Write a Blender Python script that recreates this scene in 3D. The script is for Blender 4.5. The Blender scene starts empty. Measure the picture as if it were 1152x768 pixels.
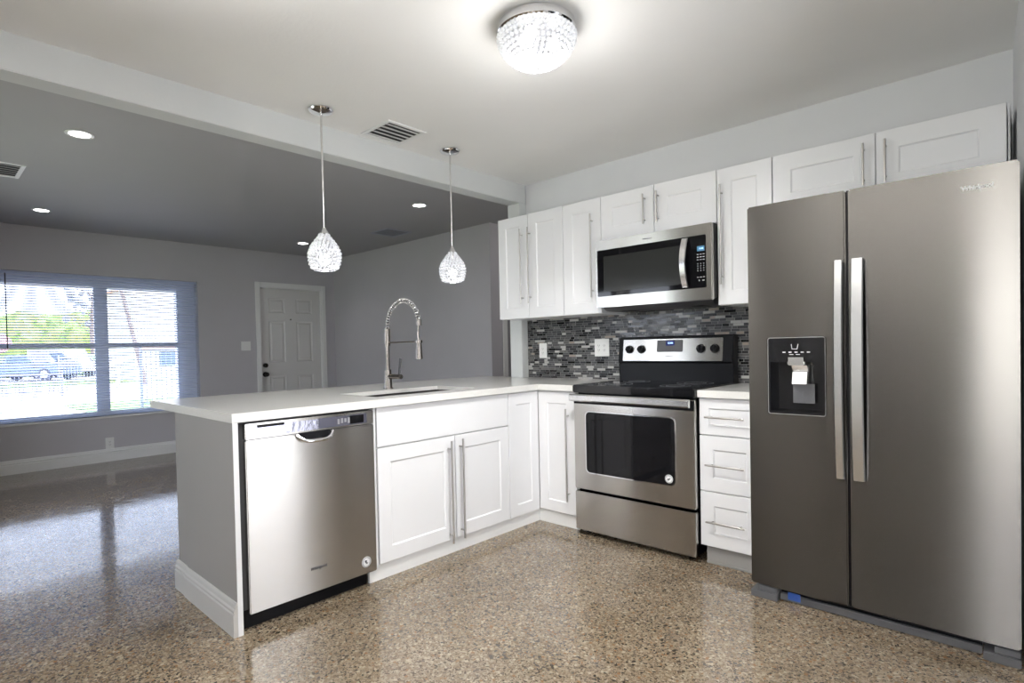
import bpy, bmesh, math, random
from mathutils import Vector, Matrix, Euler
random.seed(7)
PI = math.pi
S = bpy.context.scene
C = S.collection

# ------------------------------------------------------------------ camera
PPX, PPY, FPX = 553.37, 402.12, 632.75
cam = bpy.data.cameras.new('camera'); camo = bpy.data.objects.new('camera', cam); C.objects.link(camo)
cam.sensor_fit = 'HORIZONTAL'; cam.sensor_width = 36.0; cam.lens = FPX * 36.0 / 1152.0
cam.shift_x = (576 - PPX) / 1152.0; cam.shift_y = (PPY - 384) / 1152.0
cam.clip_start = 0.02; cam.clip_end = 300
yaw, pitch, roll = math.radians(43.815), math.radians(-1.056), math.radians(-1.216)
fw = Vector((-math.sin(yaw) * math.cos(pitch), math.cos(yaw) * math.cos(pitch), math.sin(pitch)))
r0 = fw.cross(Vector((0, 0, 1))).normalized(); u0 = r0.cross(fw)
rt = math.cos(roll) * r0 + math.sin(roll) * u0
up = math.cos(roll) * u0 - math.sin(roll) * r0
Mx = Matrix((rt, up, -fw)).transposed().to_4x4(); Mx.translation = (2.3602, -2.8925, 1.1622)
camo.matrix_world = Mx
S.camera = camo

# ------------------------------------------------------------------ world, sun, window daylight, exposure
S.view_settings.view_transform = 'Standard'; S.view_settings.look = 'None'
S.view_settings.exposure = 0.42; S.view_settings.gamma = 1.0; S.view_settings.use_curve_mapping = False
S.cycles.use_denoising = True
S.cycles.max_bounces = 10; S.cycles.diffuse_bounces = 6; S.cycles.glossy_bounces = 5
S.cycles.transparent_max_bounces = 16; S.cycles.sample_clamp_indirect = 6.0
S.cycles.caustics_reflective = False; S.cycles.caustics_refractive = False
W = bpy.data.worlds.new('sky'); S.world = W; W.use_nodes = True
bg = W.node_tree.nodes['Background']; bg.inputs[0].default_value = (0.70, 0.80, 1.0, 1); bg.inputs[1].default_value = 4.6

def lamp(name, kind, loc, energy, color=(1, 1, 1), rot=None, aim=None, **kw):
    d = bpy.data.lights.new(name, kind); d.energy = energy; d.color = color
    for k, v in kw.items(): setattr(d, k, v)
    o = bpy.data.objects.new(name, d); C.objects.link(o); o.location = loc
    if aim is not None: o.rotation_euler = Vector(aim).to_track_quat('-Z', 'Y').to_euler()
    return o
lamp('sun', 'SUN', (0, 0, 20), 3.6, (1, 0.95, 0.88), aim=(-0.30, -0.62, -1.0), angle=0.01)
# daylight arriving through the kitchen's own glazed openings (behind and right of the camera)
lamp('daylight_patio_door', 'AREA', (-2.05, -4.34, 1.05), 26, (0.97, 0.98, 1.0), aim=(0, 1, 0), shape='RECTANGLE', size=1.4, size_y=2.0)
lamp('daylight_rear_window', 'AREA', (2.22, -4.34, 1.25), 32, (1.0, 0.99, 0.97), aim=(0, 1, 0), shape='RECTANGLE', size=0.42, size_y=1.6)
lamp('daylight_side_door', 'AREA', (2.53, -0.90, 1.05), 18, (0.93, 0.96, 1.0), aim=(-1, 0, 0), shape='RECTANGLE', size=0.95, size_y=1.95)
lamp('added_bounce_fill', 'SPOT', (1.7, -3.35, 1.45), 860, (1.0, 0.995, 0.985), aim=(-0.05, 0.1, 1), spot_size=math.radians(120), spot_blend=0.6, shadow_soft_size=0.12)  # added fill without a lamp body, bounced off the ceiling behind the camera
pl = lamp('daylight_front_window', 'AREA', (-5.22, -1.39, 1.27), 30, (0.72, 0.82, 1.0), aim=(1, 0, 0), shape='RECTANGLE', size=1.9, size_y=1.5)
pl.data.cycles.is_portal = True

# ------------------------------------------------------------------ materials
def mat(name, color=(0.8, 0.8, 0.8), rough=0.5, metal=0.0, spec=0.5, coat=0.0, coat_rough=0.05, emit=None, emit_s=0.0,
        alpha=None, trans=0.0, ior=1.45, aniso=0.0, noise=0.0, nscale=8.0, bump=0.0, bscale=60.0):
    m = bpy.data.materials.new(name); m.use_nodes = True; nt = m.node_tree; b = nt.nodes['Principled BSDF']
    b.inputs['Base Color'].default_value = (*color, 1); b.inputs['Roughness'].default_value = rough
    b.inputs['Metallic'].default_value = metal; b.inputs['Specular IOR Level'].default_value = spec
    b.inputs['Coat Weight'].default_value = coat; b.inputs['Coat Roughness'].default_value = coat_rough
    b.inputs['IOR'].default_value = ior; b.inputs['Transmission Weight'].default_value = trans
    if emit: b.inputs['Emission Color'].default_value = (*emit, 1); b.inputs['Emission Strength'].default_value = emit_s
    if aniso:
        b.inputs['Anisotropic'].default_value = aniso
        t = nt.nodes.new('ShaderNodeCombineXYZ'); t.inputs[2].default_value = 1.0
        b.inputs['Anisotropic Rotation'].default_value = 0.0
        nt.links.new(t.outputs[0], b.inputs['Tangent'])
    tc = None
    if noise or bump: tc = nt.nodes.new('ShaderNodeTexCoord')
    if noise:
        n = nt.nodes.new('ShaderNodeTexNoise'); n.inputs['Scale'].default_value = nscale; n.inputs['Detail'].default_value = 5
        nt.links.new(tc.outputs['Object'], n.inputs['Vector'])
        r = nt.nodes.new('ShaderNodeMapRange'); r.inputs[1].default_value = 0.3; r.inputs[2].default_value = 0.7
        r.inputs[3].default_value = 1 - noise; r.inputs[4].default_value = 1 + noise
        nt.links.new(n.outputs[0], r.inputs[0])
        mx = nt.nodes.new('ShaderNodeVectorMath'); mx.operation = 'SCALE'; mx.inputs[0].default_value = color
        nt.links.new(r.outputs[0], mx.inputs['Scale']); nt.links.new(mx.outputs[0], b.inputs['Base Color'])
    if bump:
        n2 = nt.nodes.new('ShaderNodeTexNoise'); n2.inputs['Scale'].default_value = bscale; n2.inputs['Detail'].default_value = 4
        nt.links.new(tc.outputs['Object'], n2.inputs['Vector'])
        bp = nt.nodes.new('ShaderNodeBump'); bp.inputs['Strength'].default_value = bump; bp.inputs['Distance'].default_value = 0.004
        nt.links.new(n2.outputs[0], bp.inputs['Height']); nt.links.new(bp.outputs[0], b.inputs['Normal'])
    return m

M = {}
M['paint_grey'] = mat('grey wall paint', (0.52, 0.505, 0.53), 0.75, noise=0.02, nscale=3, bump=0.12, bscale=90)
M['paint_kitchen'] = mat('pale grey wall paint', (0.70, 0.705, 0.72), 0.7, noise=0.02, nscale=3, bump=0.12, bscale=90)
M['paint_beam'] = mat('light beam paint', (0.64, 0.655, 0.65), 0.7, noise=0.02, nscale=3, bump=0.15, bscale=60)
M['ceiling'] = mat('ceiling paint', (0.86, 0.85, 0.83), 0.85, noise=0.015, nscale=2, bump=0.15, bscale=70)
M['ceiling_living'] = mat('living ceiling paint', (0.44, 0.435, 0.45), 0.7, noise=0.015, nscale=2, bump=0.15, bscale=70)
M['trim'] = mat('white trim', (0.80, 0.80, 0.79), 0.4)
M['cab'] = mat('white lacquer', (0.80, 0.80, 0.81), 0.28, noise=0.008, nscale=4)
M['cab_in'] = mat('cabinet carcass', (0.70, 0.70, 0.70), 0.5)
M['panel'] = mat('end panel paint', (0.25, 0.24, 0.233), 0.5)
M['trim_shaded'] = mat('shaded white trim', (0.46, 0.45, 0.435), 0.45)  # white trim with the shade of the peninsula end put into its colour
M['quartz'] = mat('white quartz', (0.74, 0.73, 0.70), 0.12, noise=0.035, nscale=160)
M['steel'] = mat('brushed steel', (0.52, 0.50, 0.475), 0.25, 1.0, aniso=0.95, noise=0.02, nscale=5)
M['steel_dark'] = mat('dark brushed steel', (0.088, 0.083, 0.077), 0.25, 1.0, aniso=0.95, noise=0.02, nscale=5)
M['steel_light'] = mat('satin steel', (0.74, 0.73, 0.72), 0.25, 1.0)
M['nickel'] = mat('brushed nickel', (0.25, 0.225, 0.205), 0.26, 1.0)
M['bar'] = mat('bar handle steel', (0.48, 0.46, 0.44), 0.28, 1.0)
M['chrome'] = mat('chrome', (0.85, 0.85, 0.87), 0.06, 1.0)
M['sink'] = mat('sink steel', (0.13, 0.125, 0.12), 0.4, 1.0)
M['black'] = mat('black plastic', (0.004, 0.004, 0.005), 0.3, spec=0.15)
M['blackgloss'] = mat('black glass', (0.005, 0.005, 0.006), 0.05, spec=0.3)
M['glass_top'] = mat('ceramic cooktop', (0.006, 0.006, 0.007), 0.06, noise=0.3, nscale=200)
M['mw_window'] = mat('microwave window', (0.022, 0.023, 0.022), 0.10, spec=0.3)
M['darkgrey'] = mat('dark grey plastic', (0.07, 0.07, 0.075), 0.4)
M['midgrey'] = mat('grey plastic', (0.22, 0.22, 0.23), 0.4)
M['white_plastic'] = mat('white plastic', (0.82, 0.82, 0.80), 0.35)
M['whiteprint'] = mat('white print', (0.75, 0.75, 0.75), 0.5)
M['greyprint'] = mat('grey print', (0.06, 0.06, 0.065), 0.4)
M['blue_tape'] = mat('blue tape', (0.015, 0.06, 0.25), 0.6)
M['led'] = mat('display digits', (0.1, 0.3, 1), 0.4, emit=(0.45, 0.65, 1.0), emit_s=2.2)
M['lcd'] = mat('display glow', (0.02, 0.05, 0.1), 0.3, emit=(0.10, 0.30, 0.45), emit_s=0.5)
M['ledpanel'] = mat('display panel', (0.002, 0.004, 0.03), 0.2, emit=(0.0, 0.01, 0.12), emit_s=0.5)
M['lampdisc'] = mat('lamp diffuser', (1, 1, 1), 0.5, emit=(1, 0.98, 0.97), emit_s=9.0)
M['bulb'] = mat('lamp bulb', (1, 1, 1), 0.5, emit=(1, 0.98, 0.96), emit_s=2.2)
M['crystal'] = mat('lit crystal', (0.86, 0.87, 0.90), 0.05, spec=0.9, emit=(1, 1, 1), emit_s=0.07)
M['crystal_small'] = mat('pendant crystal', (0.55, 0.56, 0.60), 0.08, spec=0.9, emit=(1, 1, 1), emit_s=0.16)
M['dark'] = mat('dark void', (0.015, 0.015, 0.016), 0.7)
M['vent_dark'] = mat('vent duct', (0.05, 0.05, 0.055), 0.7)
M['vent_blue'] = mat('vent grille grey', (0.42, 0.43, 0.50), 0.5)
M['bronze'] = mat('dark bronze', (0.035, 0.03, 0.028), 0.3, 0.8)
M['door'] = mat('door paint', (0.66, 0.65, 0.64), 0.4)
M['concrete'] = mat('driveway concrete', (0.62, 0.58, 0.55), 0.9, noise=0.12, nscale=0.6)
M['grass'] = mat('lawn', (0.25, 0.36, 0.12), 0.9, noise=0.4, nscale=3)
M['leaf'] = mat('tree leaves', (0.32, 0.46, 0.12), 0.9, noise=0.5, nscale=1.5, bump=1.0, bscale=2)
M['leaf_hedge'] = mat('hedge leaves', (0.30, 0.42, 0.26), 0.9, noise=0.4, nscale=2.5, bump=1.0, bscale=3)
M['leaf_pink'] = mat('pink blossom', (0.62, 0.36, 0.36), 0.9, noise=0.4, nscale=2)
M['leaf_grey'] = mat('grey leaves', (0.34, 0.36, 0.40), 0.9, noise=0.3, nscale=2)
M['bark'] = mat('bark', (0.25, 0.2, 0.17), 0.9, noise=0.3, nscale=8)
M['stucco'] = mat('cream stucco', (0.80, 0.76, 0.66), 0.9, noise=0.04, nscale=4)
M['rooftile'] = mat('pink roof tile', (0.65, 0.42, 0.36), 0.9, noise=0.1, nscale=6)
M['carblue'] = mat('blue car paint', (0.24, 0.30, 0.48), 0.25, 0.3, coat=1)
M['carwhite'] = mat('white car paint', (0.8, 0.8, 0.82), 0.25, coat=1)
M['carglass'] = mat('car glass', (0.15, 0.2, 0.28), 0.1)
M['tyre'] = mat('tyre', (0.10, 0.10, 0.13), 0.8)
M['iron'] = mat('painted iron', (0.30, 0.31, 0.40), 0.5)
M['porch'] = mat('porch paint', (0.70, 0.72, 0.75), 0.7)

def thin_glass():
    m = bpy.data.materials.new('window glass'); m.use_nodes = True; nt = m.node_tree; nt.nodes.clear()
    o = nt.nodes.new('ShaderNodeOutputMaterial'); mx = nt.nodes.new('ShaderNodeMixShader')
    t = nt.nodes.new('ShaderNodeBsdfTransparent'); g = nt.nodes.new('ShaderNodeBsdfGlossy'); g.inputs['Roughness'].default_value = 0.02
    f = nt.nodes.new('ShaderNodeFresnel'); f.inputs[0].default_value = 1.3
    nt.links.new(f.outputs[0], mx.inputs[0]); nt.links.new(t.outputs[0], mx.inputs[1]); nt.links.new(g.outputs[0], mx.inputs[2])
    nt.links.new(mx.outputs[0], o.inputs[0]); return m
M['glass'] = thin_glass()

def blind_mat():
    m = bpy.data.materials.new('white slat'); m.use_nodes = True; nt = m.node_tree; b = nt.nodes['Principled BSDF']
    b.inputs['Base Color'].default_value = (0.78, 0.82, 0.92, 1); b.inputs['Roughness'].default_value = 0.45
    tr = nt.nodes.new('ShaderNodeBsdfTranslucent'); tr.inputs[0].default_value = (0.80, 0.86, 0.98, 1)
    mx = nt.nodes.new('ShaderNodeMixShader'); mx.inputs[0].default_value = 0.6
    nt.links.new(b.outputs[0], mx.inputs[1]); nt.links.new(tr.outputs[0], mx.inputs[2])
    nt.links.new(mx.outputs[0], nt.nodes['Material Output'].inputs[0]); return m
M['slat'] = blind_mat()

def terrazzo():
    m = bpy.data.materials.new('terrazzo'); m.use_nodes = True; nt = m.node_tree; L = nt.links; N = nt.nodes
    b = N['Principled BSDF']; tc = N.new('ShaderNodeTexCoord')
    def ramp(stops, const=True):
        r = N.new('ShaderNodeValToRGB'); r.color_ramp.interpolation = 'CONSTANT' if const else 'LINEAR'
        e = r.color_ramp.elements
        e[0].position = stops[0][0]; e[0].color = (*stops[0][1], 1); e[1].position = stops[1][0]; e[1].color = (*stops[1][1], 1)
        for p, c in stops[2:]:
            q = e.new(p); q.color = (*c, 1)
        return r
    def chips(scale, stops):
        v = N.new('ShaderNodeTexVoronoi'); v.inputs['Scale'].default_value = scale; v.inputs['Randomness'].default_value = 1
        L.new(tc.outputs['Object'], v.inputs['Vector'])
        s = N.new('ShaderNodeSeparateColor'); L.new(v.outputs['Color'], s.inputs[0])
        r = ramp(stops); L.new(s.outputs[0], r.inputs[0]); return v, s, r
    v1, s1, r1 = chips(105, [(0, (0.14, 0.105, 0.075)), (0.10, (0.42, 0.335, 0.245)), (0.38, (0.56, 0.475, 0.37)), (0.62, (0.34, 0.26, 0.18)), (0.74, (0.24, 0.20, 0.165)), (0.82, (0.72, 0.64, 0.52)), (0.94, (0.43, 0.25, 0.13))])
    v2, s2, r2 = chips(190, [(0, (0.15, 0.115, 0.08)), (0.18, (0.44, 0.355, 0.265)), (0.55, (0.60, 0.51, 0.405)), (0.84, (0.27, 0.21, 0.155))])
    mx = N.new('ShaderNodeMix'); mx.data_type = 'RGBA'
    gt = N.new('ShaderNodeMath'); gt.operation = 'GREATER_THAN'; gt.inputs[1].default_value = 0.45
    L.new(s1.outputs[1], gt.inputs[0]); L.new(gt.outputs[0], mx.inputs[0]); L.new(r1.outputs[0], mx.inputs[6]); L.new(r2.outputs[0], mx.inputs[7])
    n = N.new('ShaderNodeTexNoise'); n.inputs['Scale'].default_value = 1.7; n.inputs['Detail'].default_value = 5; n.inputs['Roughness'].default_value = 0.6
    L.new(tc.outputs['Object'], n.inputs['Vector'])
    mr = N.new('ShaderNodeMapRange'); mr.inputs[1].default_value = 0.3; mr.inputs[2].default_value = 0.7; mr.inputs[3].default_value = 0.32; mr.inputs[4].default_value = 0.50
    L.new(n.outputs[0], mr.inputs[0])
    sc = N.new('ShaderNodeVectorMath'); sc.operation = 'SCALE'; L.new(mx.outputs[2], sc.inputs[0]); L.new(mr.outputs[0], sc.inputs['Scale'])
    tn = N.new('ShaderNodeVectorMath'); tn.operation = 'MULTIPLY'; tn.inputs[1].default_value = (1.03, 0.98, 0.89); L.new(sc.outputs[0], tn.inputs[0]); L.new(tn.outputs[0], b.inputs['Base Color'])
    n3 = N.new('ShaderNodeTexNoise'); n3.inputs['Scale'].default_value = 9; n3.inputs['Detail'].default_value = 6; L.new(tc.outputs['Object'], n3.inputs['Vector'])
    m3 = N.new('ShaderNodeMapRange'); m3.inputs[1].default_value = 0.3; m3.inputs[2].default_value = 0.75; m3.inputs[3].default_value = 0.05; m3.inputs[4].default_value = 0.16
    L.new(n3.outputs[0], m3.inputs[0]); L.new(m3.outputs[0], b.inputs['Roughness'])
    b.inputs['Specular IOR Level'].default_value = 0.8
    n4 = N.new('ShaderNodeTexNoise'); n4.inputs['Scale'].default_value = 5; n4.inputs['Detail'].default_value = 3; L.new(tc.outputs['Object'], n4.inputs['Vector'])
    bp = N.new('ShaderNodeBump'); bp.inputs['Strength'].default_value = 0.10; bp.inputs['Distance'].default_value = 0.01
    L.new(n4.outputs[0], bp.inputs['Height']); L.new(bp.outputs[0], b.inputs['Normal'])
    return m
M['terrazzo'] = terrazzo()

def mosaic():
    m = bpy.data.materials.new('linear mosaic tile'); m.use_nodes = True; nt = m.node_tree; L = nt.links; N = nt.nodes
    b = N['Principled BSDF']; b.inputs['Specular IOR Level'].default_value = 0.3; tc = N.new('ShaderNodeTexCoord'); sp = N.new('ShaderNodeSeparateXYZ'); L.new(tc.outputs['Object'], sp.inputs[0])
    def ma(op, a, bb=None):
        x = N.new('ShaderNodeMath'); x.operation = op
        for i, v in enumerate((a, bb)):
            if v is None: continue
            if isinstance(v, (int, float)): x.inputs[i].default_value = v
            else: L.new(v, x.inputs[i])
        return x.outputs[0]
    def wn(x, y):
        c = N.new('ShaderNodeCombineXYZ')
        for i, v in enumerate((x, y)):
            if isinstance(v, (int, float)): c.inputs[i].default_value = v
            else: L.new(v, c.inputs[i])
        w = N.new('ShaderNodeTexWhiteNoise'); w.noise_dimensions = '2D'; L.new(c.outputs[0], w.inputs['Vector']); return w.outputs['Value']
    zz = ma('DIVIDE', sp.outputs[2], 0.0168); row = ma('FLOOR', zz); fz = ma('FRACT', zz)
    off = ma('MULTIPLY', wn(row, 3.7), 7.0)
    wid = ma('ADD', ma('MULTIPLY', wn(row, 9.1), 0.045), 0.085)
    xx = ma('ADD', ma('DIVIDE', sp.outputs[0], wid), off); cx = ma('FLOOR', xx); fx = ma('FRACT', xx)
    # some cells split in two at a random place
    split = ma('ADD', ma('MULTIPLY', wn(cx, row), 0.4), 0.3)
    side = ma('GREATER_THAN', fx, split)
    cid = ma('ADD', ma('MULTIPLY', cx, 2), side)
    rnd = wn(ma('ADD', cid, 0.5), ma('ADD', row, 17.3))
    r = N.new('ShaderNodeValToRGB'); r.color_ramp.interpolation = 'CONSTANT'; e = r.color_ramp.elements
    st = [(0, (0.006, 0.006, 0.007)), (0.2, (0.055, 0.055, 0.058)), (0.44, (0.085, 0.085, 0.086)), (0.62, (0.035, 0.036, 0.040)), (0.76, (0.12, 0.117, 0.112)), (0.86, (0.42, 0.41, 0.395)), (0.97, (0.30, 0.255, 0.22))]
    e[0].position, e[0].color = st[0][0], (*st[0][1], 1); e[1].position, e[1].color = st[1][0], (*st[1][1], 1)
    for p, c in st[2:]:
        q = e.new(p); q.color = (*c, 1)
    L.new(rnd, r.inputs[0])
    g1 = ma('LESS_THAN', fz, 0.10)
    fxm = ma('MULTIPLY', ma('MINIMUM', fx, ma('ABSOLUTE', ma('SUBTRACT', fx, split))), wid)
    g2 = ma('LESS_THAN', fxm, 0.0018)
    g = ma('MAXIMUM', g1, g2)
    mx = N.new('ShaderNodeMix'); mx.data_type = 'RGBA'; mx.inputs[7].default_value = (0.24, 0.24, 0.235, 1)
    L.new(g, mx.inputs[0]); L.new(r.outputs[0], mx.inputs[6]); L.new(mx.outputs[2], b.inputs['Base Color'])
    ro = ma('ADD', ma('MULTIPLY', g, 0.5), ma('ADD', ma('MULTIPLY', wn(cid, ma('ADD', row, 40.0)), 0.25), 0.10)); L.new(ro, b.inputs['Roughness'])
    bp = N.new('ShaderNodeBump'); bp.inputs['Strength'].default_value = 0.4; bp.inputs['Distance'].default_value = 0.002; bp.invert = True
    L.new(g, bp.inputs['Height']); L.new(bp.outputs[0], b.inputs['Normal'])
    return m
M['mosaic'] = mosaic()

# ------------------------------------------------------------------ mesh helpers
class MB:
    def __init__(self): self.bm = bmesh.new()
    def box(self, x0, x1, y0, y1, z0, z1, bev=0.0, seg=2):
        g = bmesh.ops.create_cube(self.bm, size=1.0)
        vs = g['verts']
        bmesh.ops.scale(self.bm, vec=(abs(x1 - x0), abs(y1 - y0), abs(z1 - z0)), verts=vs)
        bmesh.ops.translate(self.bm, vec=((x0 + x1) / 2, (y0 + y1) / 2, (z0 + z1) / 2), verts=vs)
        if bev:
            es = list({e for v in vs for e in v.link_edges})
            bmesh.ops.bevel(self.bm, geom=es, offset=bev, segments=seg, affect='EDGES', clamp_overlap=True)
        return self
    def cone(self, p0, p1, ra, rb, seg=20):
        p0, p1 = Vector(p0), Vector(p1); d = p1 - p0
        g = bmesh.ops.create_cone(self.bm, cap_ends=True, segments=seg, radius1=ra, radius2=rb, depth=d.length)
        q = Vector((0, 0, 1)).rotation_difference(d.normalized()).to_matrix().to_4x4()
        q.translation = (p0 + p1) / 2
        bmesh.ops.transform(self.bm, matrix=q, verts=g['verts']); return self
    def cyl(self, p0, p1, r, seg=20): return self.cone(p0, p1, r, r, seg)
    def ball(self, c, r, sub=2, s=(1, 1, 1), rot=None):
        g = bmesh.ops.create_icosphere(self.bm, subdivisions=sub, radius=r)
        m = Matrix.Diagonal((*s, 1));
        if rot is not None: m = rot.to_4x4() @ m
        m.translation = c
        bmesh.ops.transform(self.bm, matrix=m, verts=g['verts']); return self
    def tube(self, pts, r, seg=10, cap=True):
        pts = [Vector(p) for p in pts]; rs = r if isinstance(r, (list, tuple)) else [r] * len(pts)
        t = (pts[1] - pts[0]).normalized(); a = t.orthogonal().normalized(); prev = None; first = None
        for i, p in enumerate(pts):
            if i == 0: t2 = (pts[1] - pts[0]).normalized()
            elif i == len(pts) - 1: t2 = (pts[-1] - pts[-2]).normalized()
            else: t2 = ((pts[i + 1] - p).normalized() + (p - pts[i - 1]).normalized()).normalized()
            a = (t.rotation_difference(t2)) @ a; t = t2; bb = t.cross(a)
            ring = [self.bm.verts.new(p + rs[i] * (math.cos(2 * PI * k / seg) * a + math.sin(2 * PI * k / seg) * bb)) for k in range(seg)]
            if prev:
                for k in range(seg): self.bm.faces.new((prev[k], prev[(k + 1) % seg], ring[(k + 1) % seg], ring[k]))
            else: first = ring
            prev = ring
        if cap: self.bm.faces.new(first[::-1]); self.bm.faces.new(prev)
        return self
    def lathe(self, prof, c, seg=40):          # prof: (r, z) list, around the vertical
        rings = []
        for r, z in prof:
            if r < 1e-5: rings.append([self.bm.verts.new((c[0], c[1], c[2] + z))])
            else: rings.append([self.bm.verts.new((c[0] + r * math.cos(2 * PI * k / seg), c[1] + r * math.sin(2 * PI * k / seg), c[2] + z)) for k in range(seg)])
        for a, b in zip(rings, rings[1:]):
            for k in range(seg):
                k2 = (k + 1) % seg
                if len(a) == 1 and len(b) == 1: continue
                if len(a) == 1: self.bm.faces.new((a[0], b[k2], b[k]))
                elif len(b) == 1: self.bm.faces.new((a[k], a[k2], b[0]))
                else: self.bm.faces.new((a[k], a[k2], b[k2], b[k]))
        return self
    def prism(self, pts, axis, a, b, bev=0.0):  # polygon of 2D points extruded along axis from a to b
        def P(u, v, w): return {'x': (w, u, v), 'y': (u, w, v), 'z': (u, v, w)}[axis]
        v0 = [self.bm.verts.new(P(u, v, a)) for u, v in pts]; v1 = [self.bm.verts.new(P(u, v, b)) for u, v in pts]
        n = len(pts); fs = [self.bm.faces.new(v0[::-1]), self.bm.faces.new(v1)]
        for i in range(n): fs.append(self.bm.faces.new((v0[i], v0[(i + 1) % n], v1[(i + 1) % n], v1[i])))
        if bev: bmesh.ops.bevel(self.bm, geom=list({e for f in fs[:2] for e in f.edges}), offset=bev, segments=2, affect='EDGES')
        return self
    def xf(self, m): bmesh.ops.transform(self.bm, matrix=m, verts=self.bm.verts); return self

def finish(name, mb, material, parent=None, smooth=True):
    bm = mb.bm
    if parent is not None:
        root = parent
        while root.parent is not None: root = root.parent
        bmesh.ops.translate(bm, vec=-Vector(root.location), verts=bm.verts)
    bmesh.ops.recalc_face_normals(bm, faces=bm.faces)
    me = bpy.data.meshes.new(name); bm.to_mesh(me); bm.free()
    mats = material if isinstance(material, (list, tuple)) else [material]
    for k in mats: me.materials.append(M[k] if isinstance(k, str) else k)
    o = bpy.data.objects.new(name, me); C.objects.link(o)
    if parent is not None: o.parent = parent
    if smooth:
        for p in me.polygons: p.use_smooth = True
        try: me.set_sharp_from_angle(angle=math.radians(35))
        except Exception: pass
    return o
obj = finish

def tag(o, label, cat, group=None, kind=None):
    if label: o['label'] = label
    if cat: o['category'] = cat
    if group: o['group'] = group
    if kind: o['kind'] = kind
    return o
def thing(name, label, cat, loc, group=None):
    o = bpy.data.objects.new(name, None); C.objects.link(o); o.location = loc; o.empty_display_size = 0.1
    return tag(o, label, cat, group)
def single(name, mb, material, label, cat, group=None, kind=None, loc=None):
    o = finish(name, mb, material)
    if loc is not None:
        o.data.transform(Matrix.Translation(-Vector(loc))); o.location = loc
    return tag(o, label, cat, group, kind)
def struct(name, mb, material, label=None, parent=None):
    o = finish(name, mb, material, parent, smooth=not name.startswith('baseboard'))
    if parent is None: o['kind'] = 'structure'
    if label: o['label'] = label
    if parent is None: o['category'] = name.split('_')[0]
    return o
def copy_tree(o, parent=None):
    c = o.copy(); C.objects.link(c)
    if parent is not None: c.parent = parent
    for ch in list(o.children): copy_tree(ch, c)
    return c

def lettering(name, text, size, pos, normal, upv, material, parent, shear=0.0, width=None, extrude=0.0004, bold=0.0):
    cu = bpy.data.curves.new(name, 'FONT'); cu.body = text; cu.size = size; cu.align_x = 'CENTER'; cu.align_y = 'CENTER'
    cu.extrude = extrude; cu.shear = shear; cu.resolution_u = 2; cu.offset = bold
    t = bpy.data.objects.new('tmp', cu); C.objects.link(t)
    dg = bpy.context.evaluated_depsgraph_get(); dg.update()
    me = bpy.data.meshes.new_from_object(t.evaluated_get(dg)); bpy.data.objects.remove(t); bpy.data.curves.remove(cu)
    n = Vector(normal).normalized(); u = Vector(upv).normalized(); r = u.cross(n)
    s = 1.0
    if width:
        xs = [v.co.x for v in me.vertices]; s = width / (max(xs) - min(xs))
    m = Matrix((r, u, n)).transposed().to_4x4() @ Matrix.Diagonal((s, s, 1, 1))
    me.transform(m)
    root = parent
    while root.parent is not None: root = root.parent
    me.transform(Matrix.Translation(Vector(pos) - Vector(root.location)))
    me.materials.append(M[material]); me.name = name
    o = bpy.data.objects.new(name, me); C.objects.link(o); o.parent = parent
    return o

def rrect(u0, u1, v0, v1, r, n=5):
    pts = []
    for cx, cy, a0 in ((u1 - r, v1 - r, 0), (u0 + r, v1 - r, 90), (u0 + r, v0 + r, 180), (u1 - r, v0 + r, 270)):
        for k in range(n + 1):
            a = math.radians(a0 + 90 * k / n); pts.append((cx + r * math.cos(a), cy + r * math.sin(a)))
    return pts

# face frames: 'front' faces -y (range run) or faces +x (peninsula)
def fbox(mb, face, u0, u1, z0, z1, d0, d1, bev=0.0, base=0.0):
    """u along the cabinet run, d depth out of the face plane (towards the room)."""
    if face == 'y': mb.box(u0, u1, base - d1, base - d0, z0, z1, bev)
    else: mb.box(base + d0, base + d1, u0, u1, z0, z1, bev)
def fpt(face, u, z, d, base): return (u, base - d, z) if face == 'y' else (base + d, u, z)

def shaker(parent, face, base, u0, u1, z0, z1, rail=0.075, th=0.019, name='door', flat=False):
    mb = MB(); g = 0.0015; u0 += g; u1 -= g; z0 += g; z1 -= g
    if flat:
        fbox(mb, face, u0, u1, z0, z1, -th, 0, 0.0015, base); return finish(name, mb, 'cab', parent)
    dep = 0.006; sl = 0.007; bm = mb.bm
    def ring(ins, d): return [bm.verts.new(fpt(face, u, z, d, base)) for u, z in ((u0 + ins, z0 + ins), (u1 - ins, z0 + ins), (u1 - ins, z1 - ins), (u0 + ins, z1 - ins))]
    rs = [ring(0, -th), ring(0, -0.0015), ring(0.0015, 0), ring(rail, 0), ring(rail + sl, -dep)]
    for a, b in zip(rs, rs[1:]):
        for k in range(4): bm.faces.new((a[k], a[(k + 1) % 4], b[(k + 1) % 4], b[k]))
    bm.faces.new(rs[0]); bm.faces.new(rs[-1])
    return finish(name, mb, 'cab', parent, smooth=False)

def bar_handle(parent, face, base, u0, z0, u1, z1, off=0.032, r=0.006, name='handle'):
    mb = MB(); a = Vector(fpt(face, u0, z0, off, base)); b = Vector(fpt(face, u1, z1, off, base))
    mb.cyl(a, b, r, 14); d = (b - a)
    ins = min(0.045, d.length * 0.14)
    for q in (a + d.normalized() * ins, b - d.normalized() * ins):
        w = Vector(q)
        if face == 'y': e = Vector((w.x, base + 0.0, w.z))
        else: e = Vector((base, w.y, w.z))
        mb.cyl(e, w, r * 0.75, 10)
    return finish(name, mb, 'bar', parent)

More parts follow.
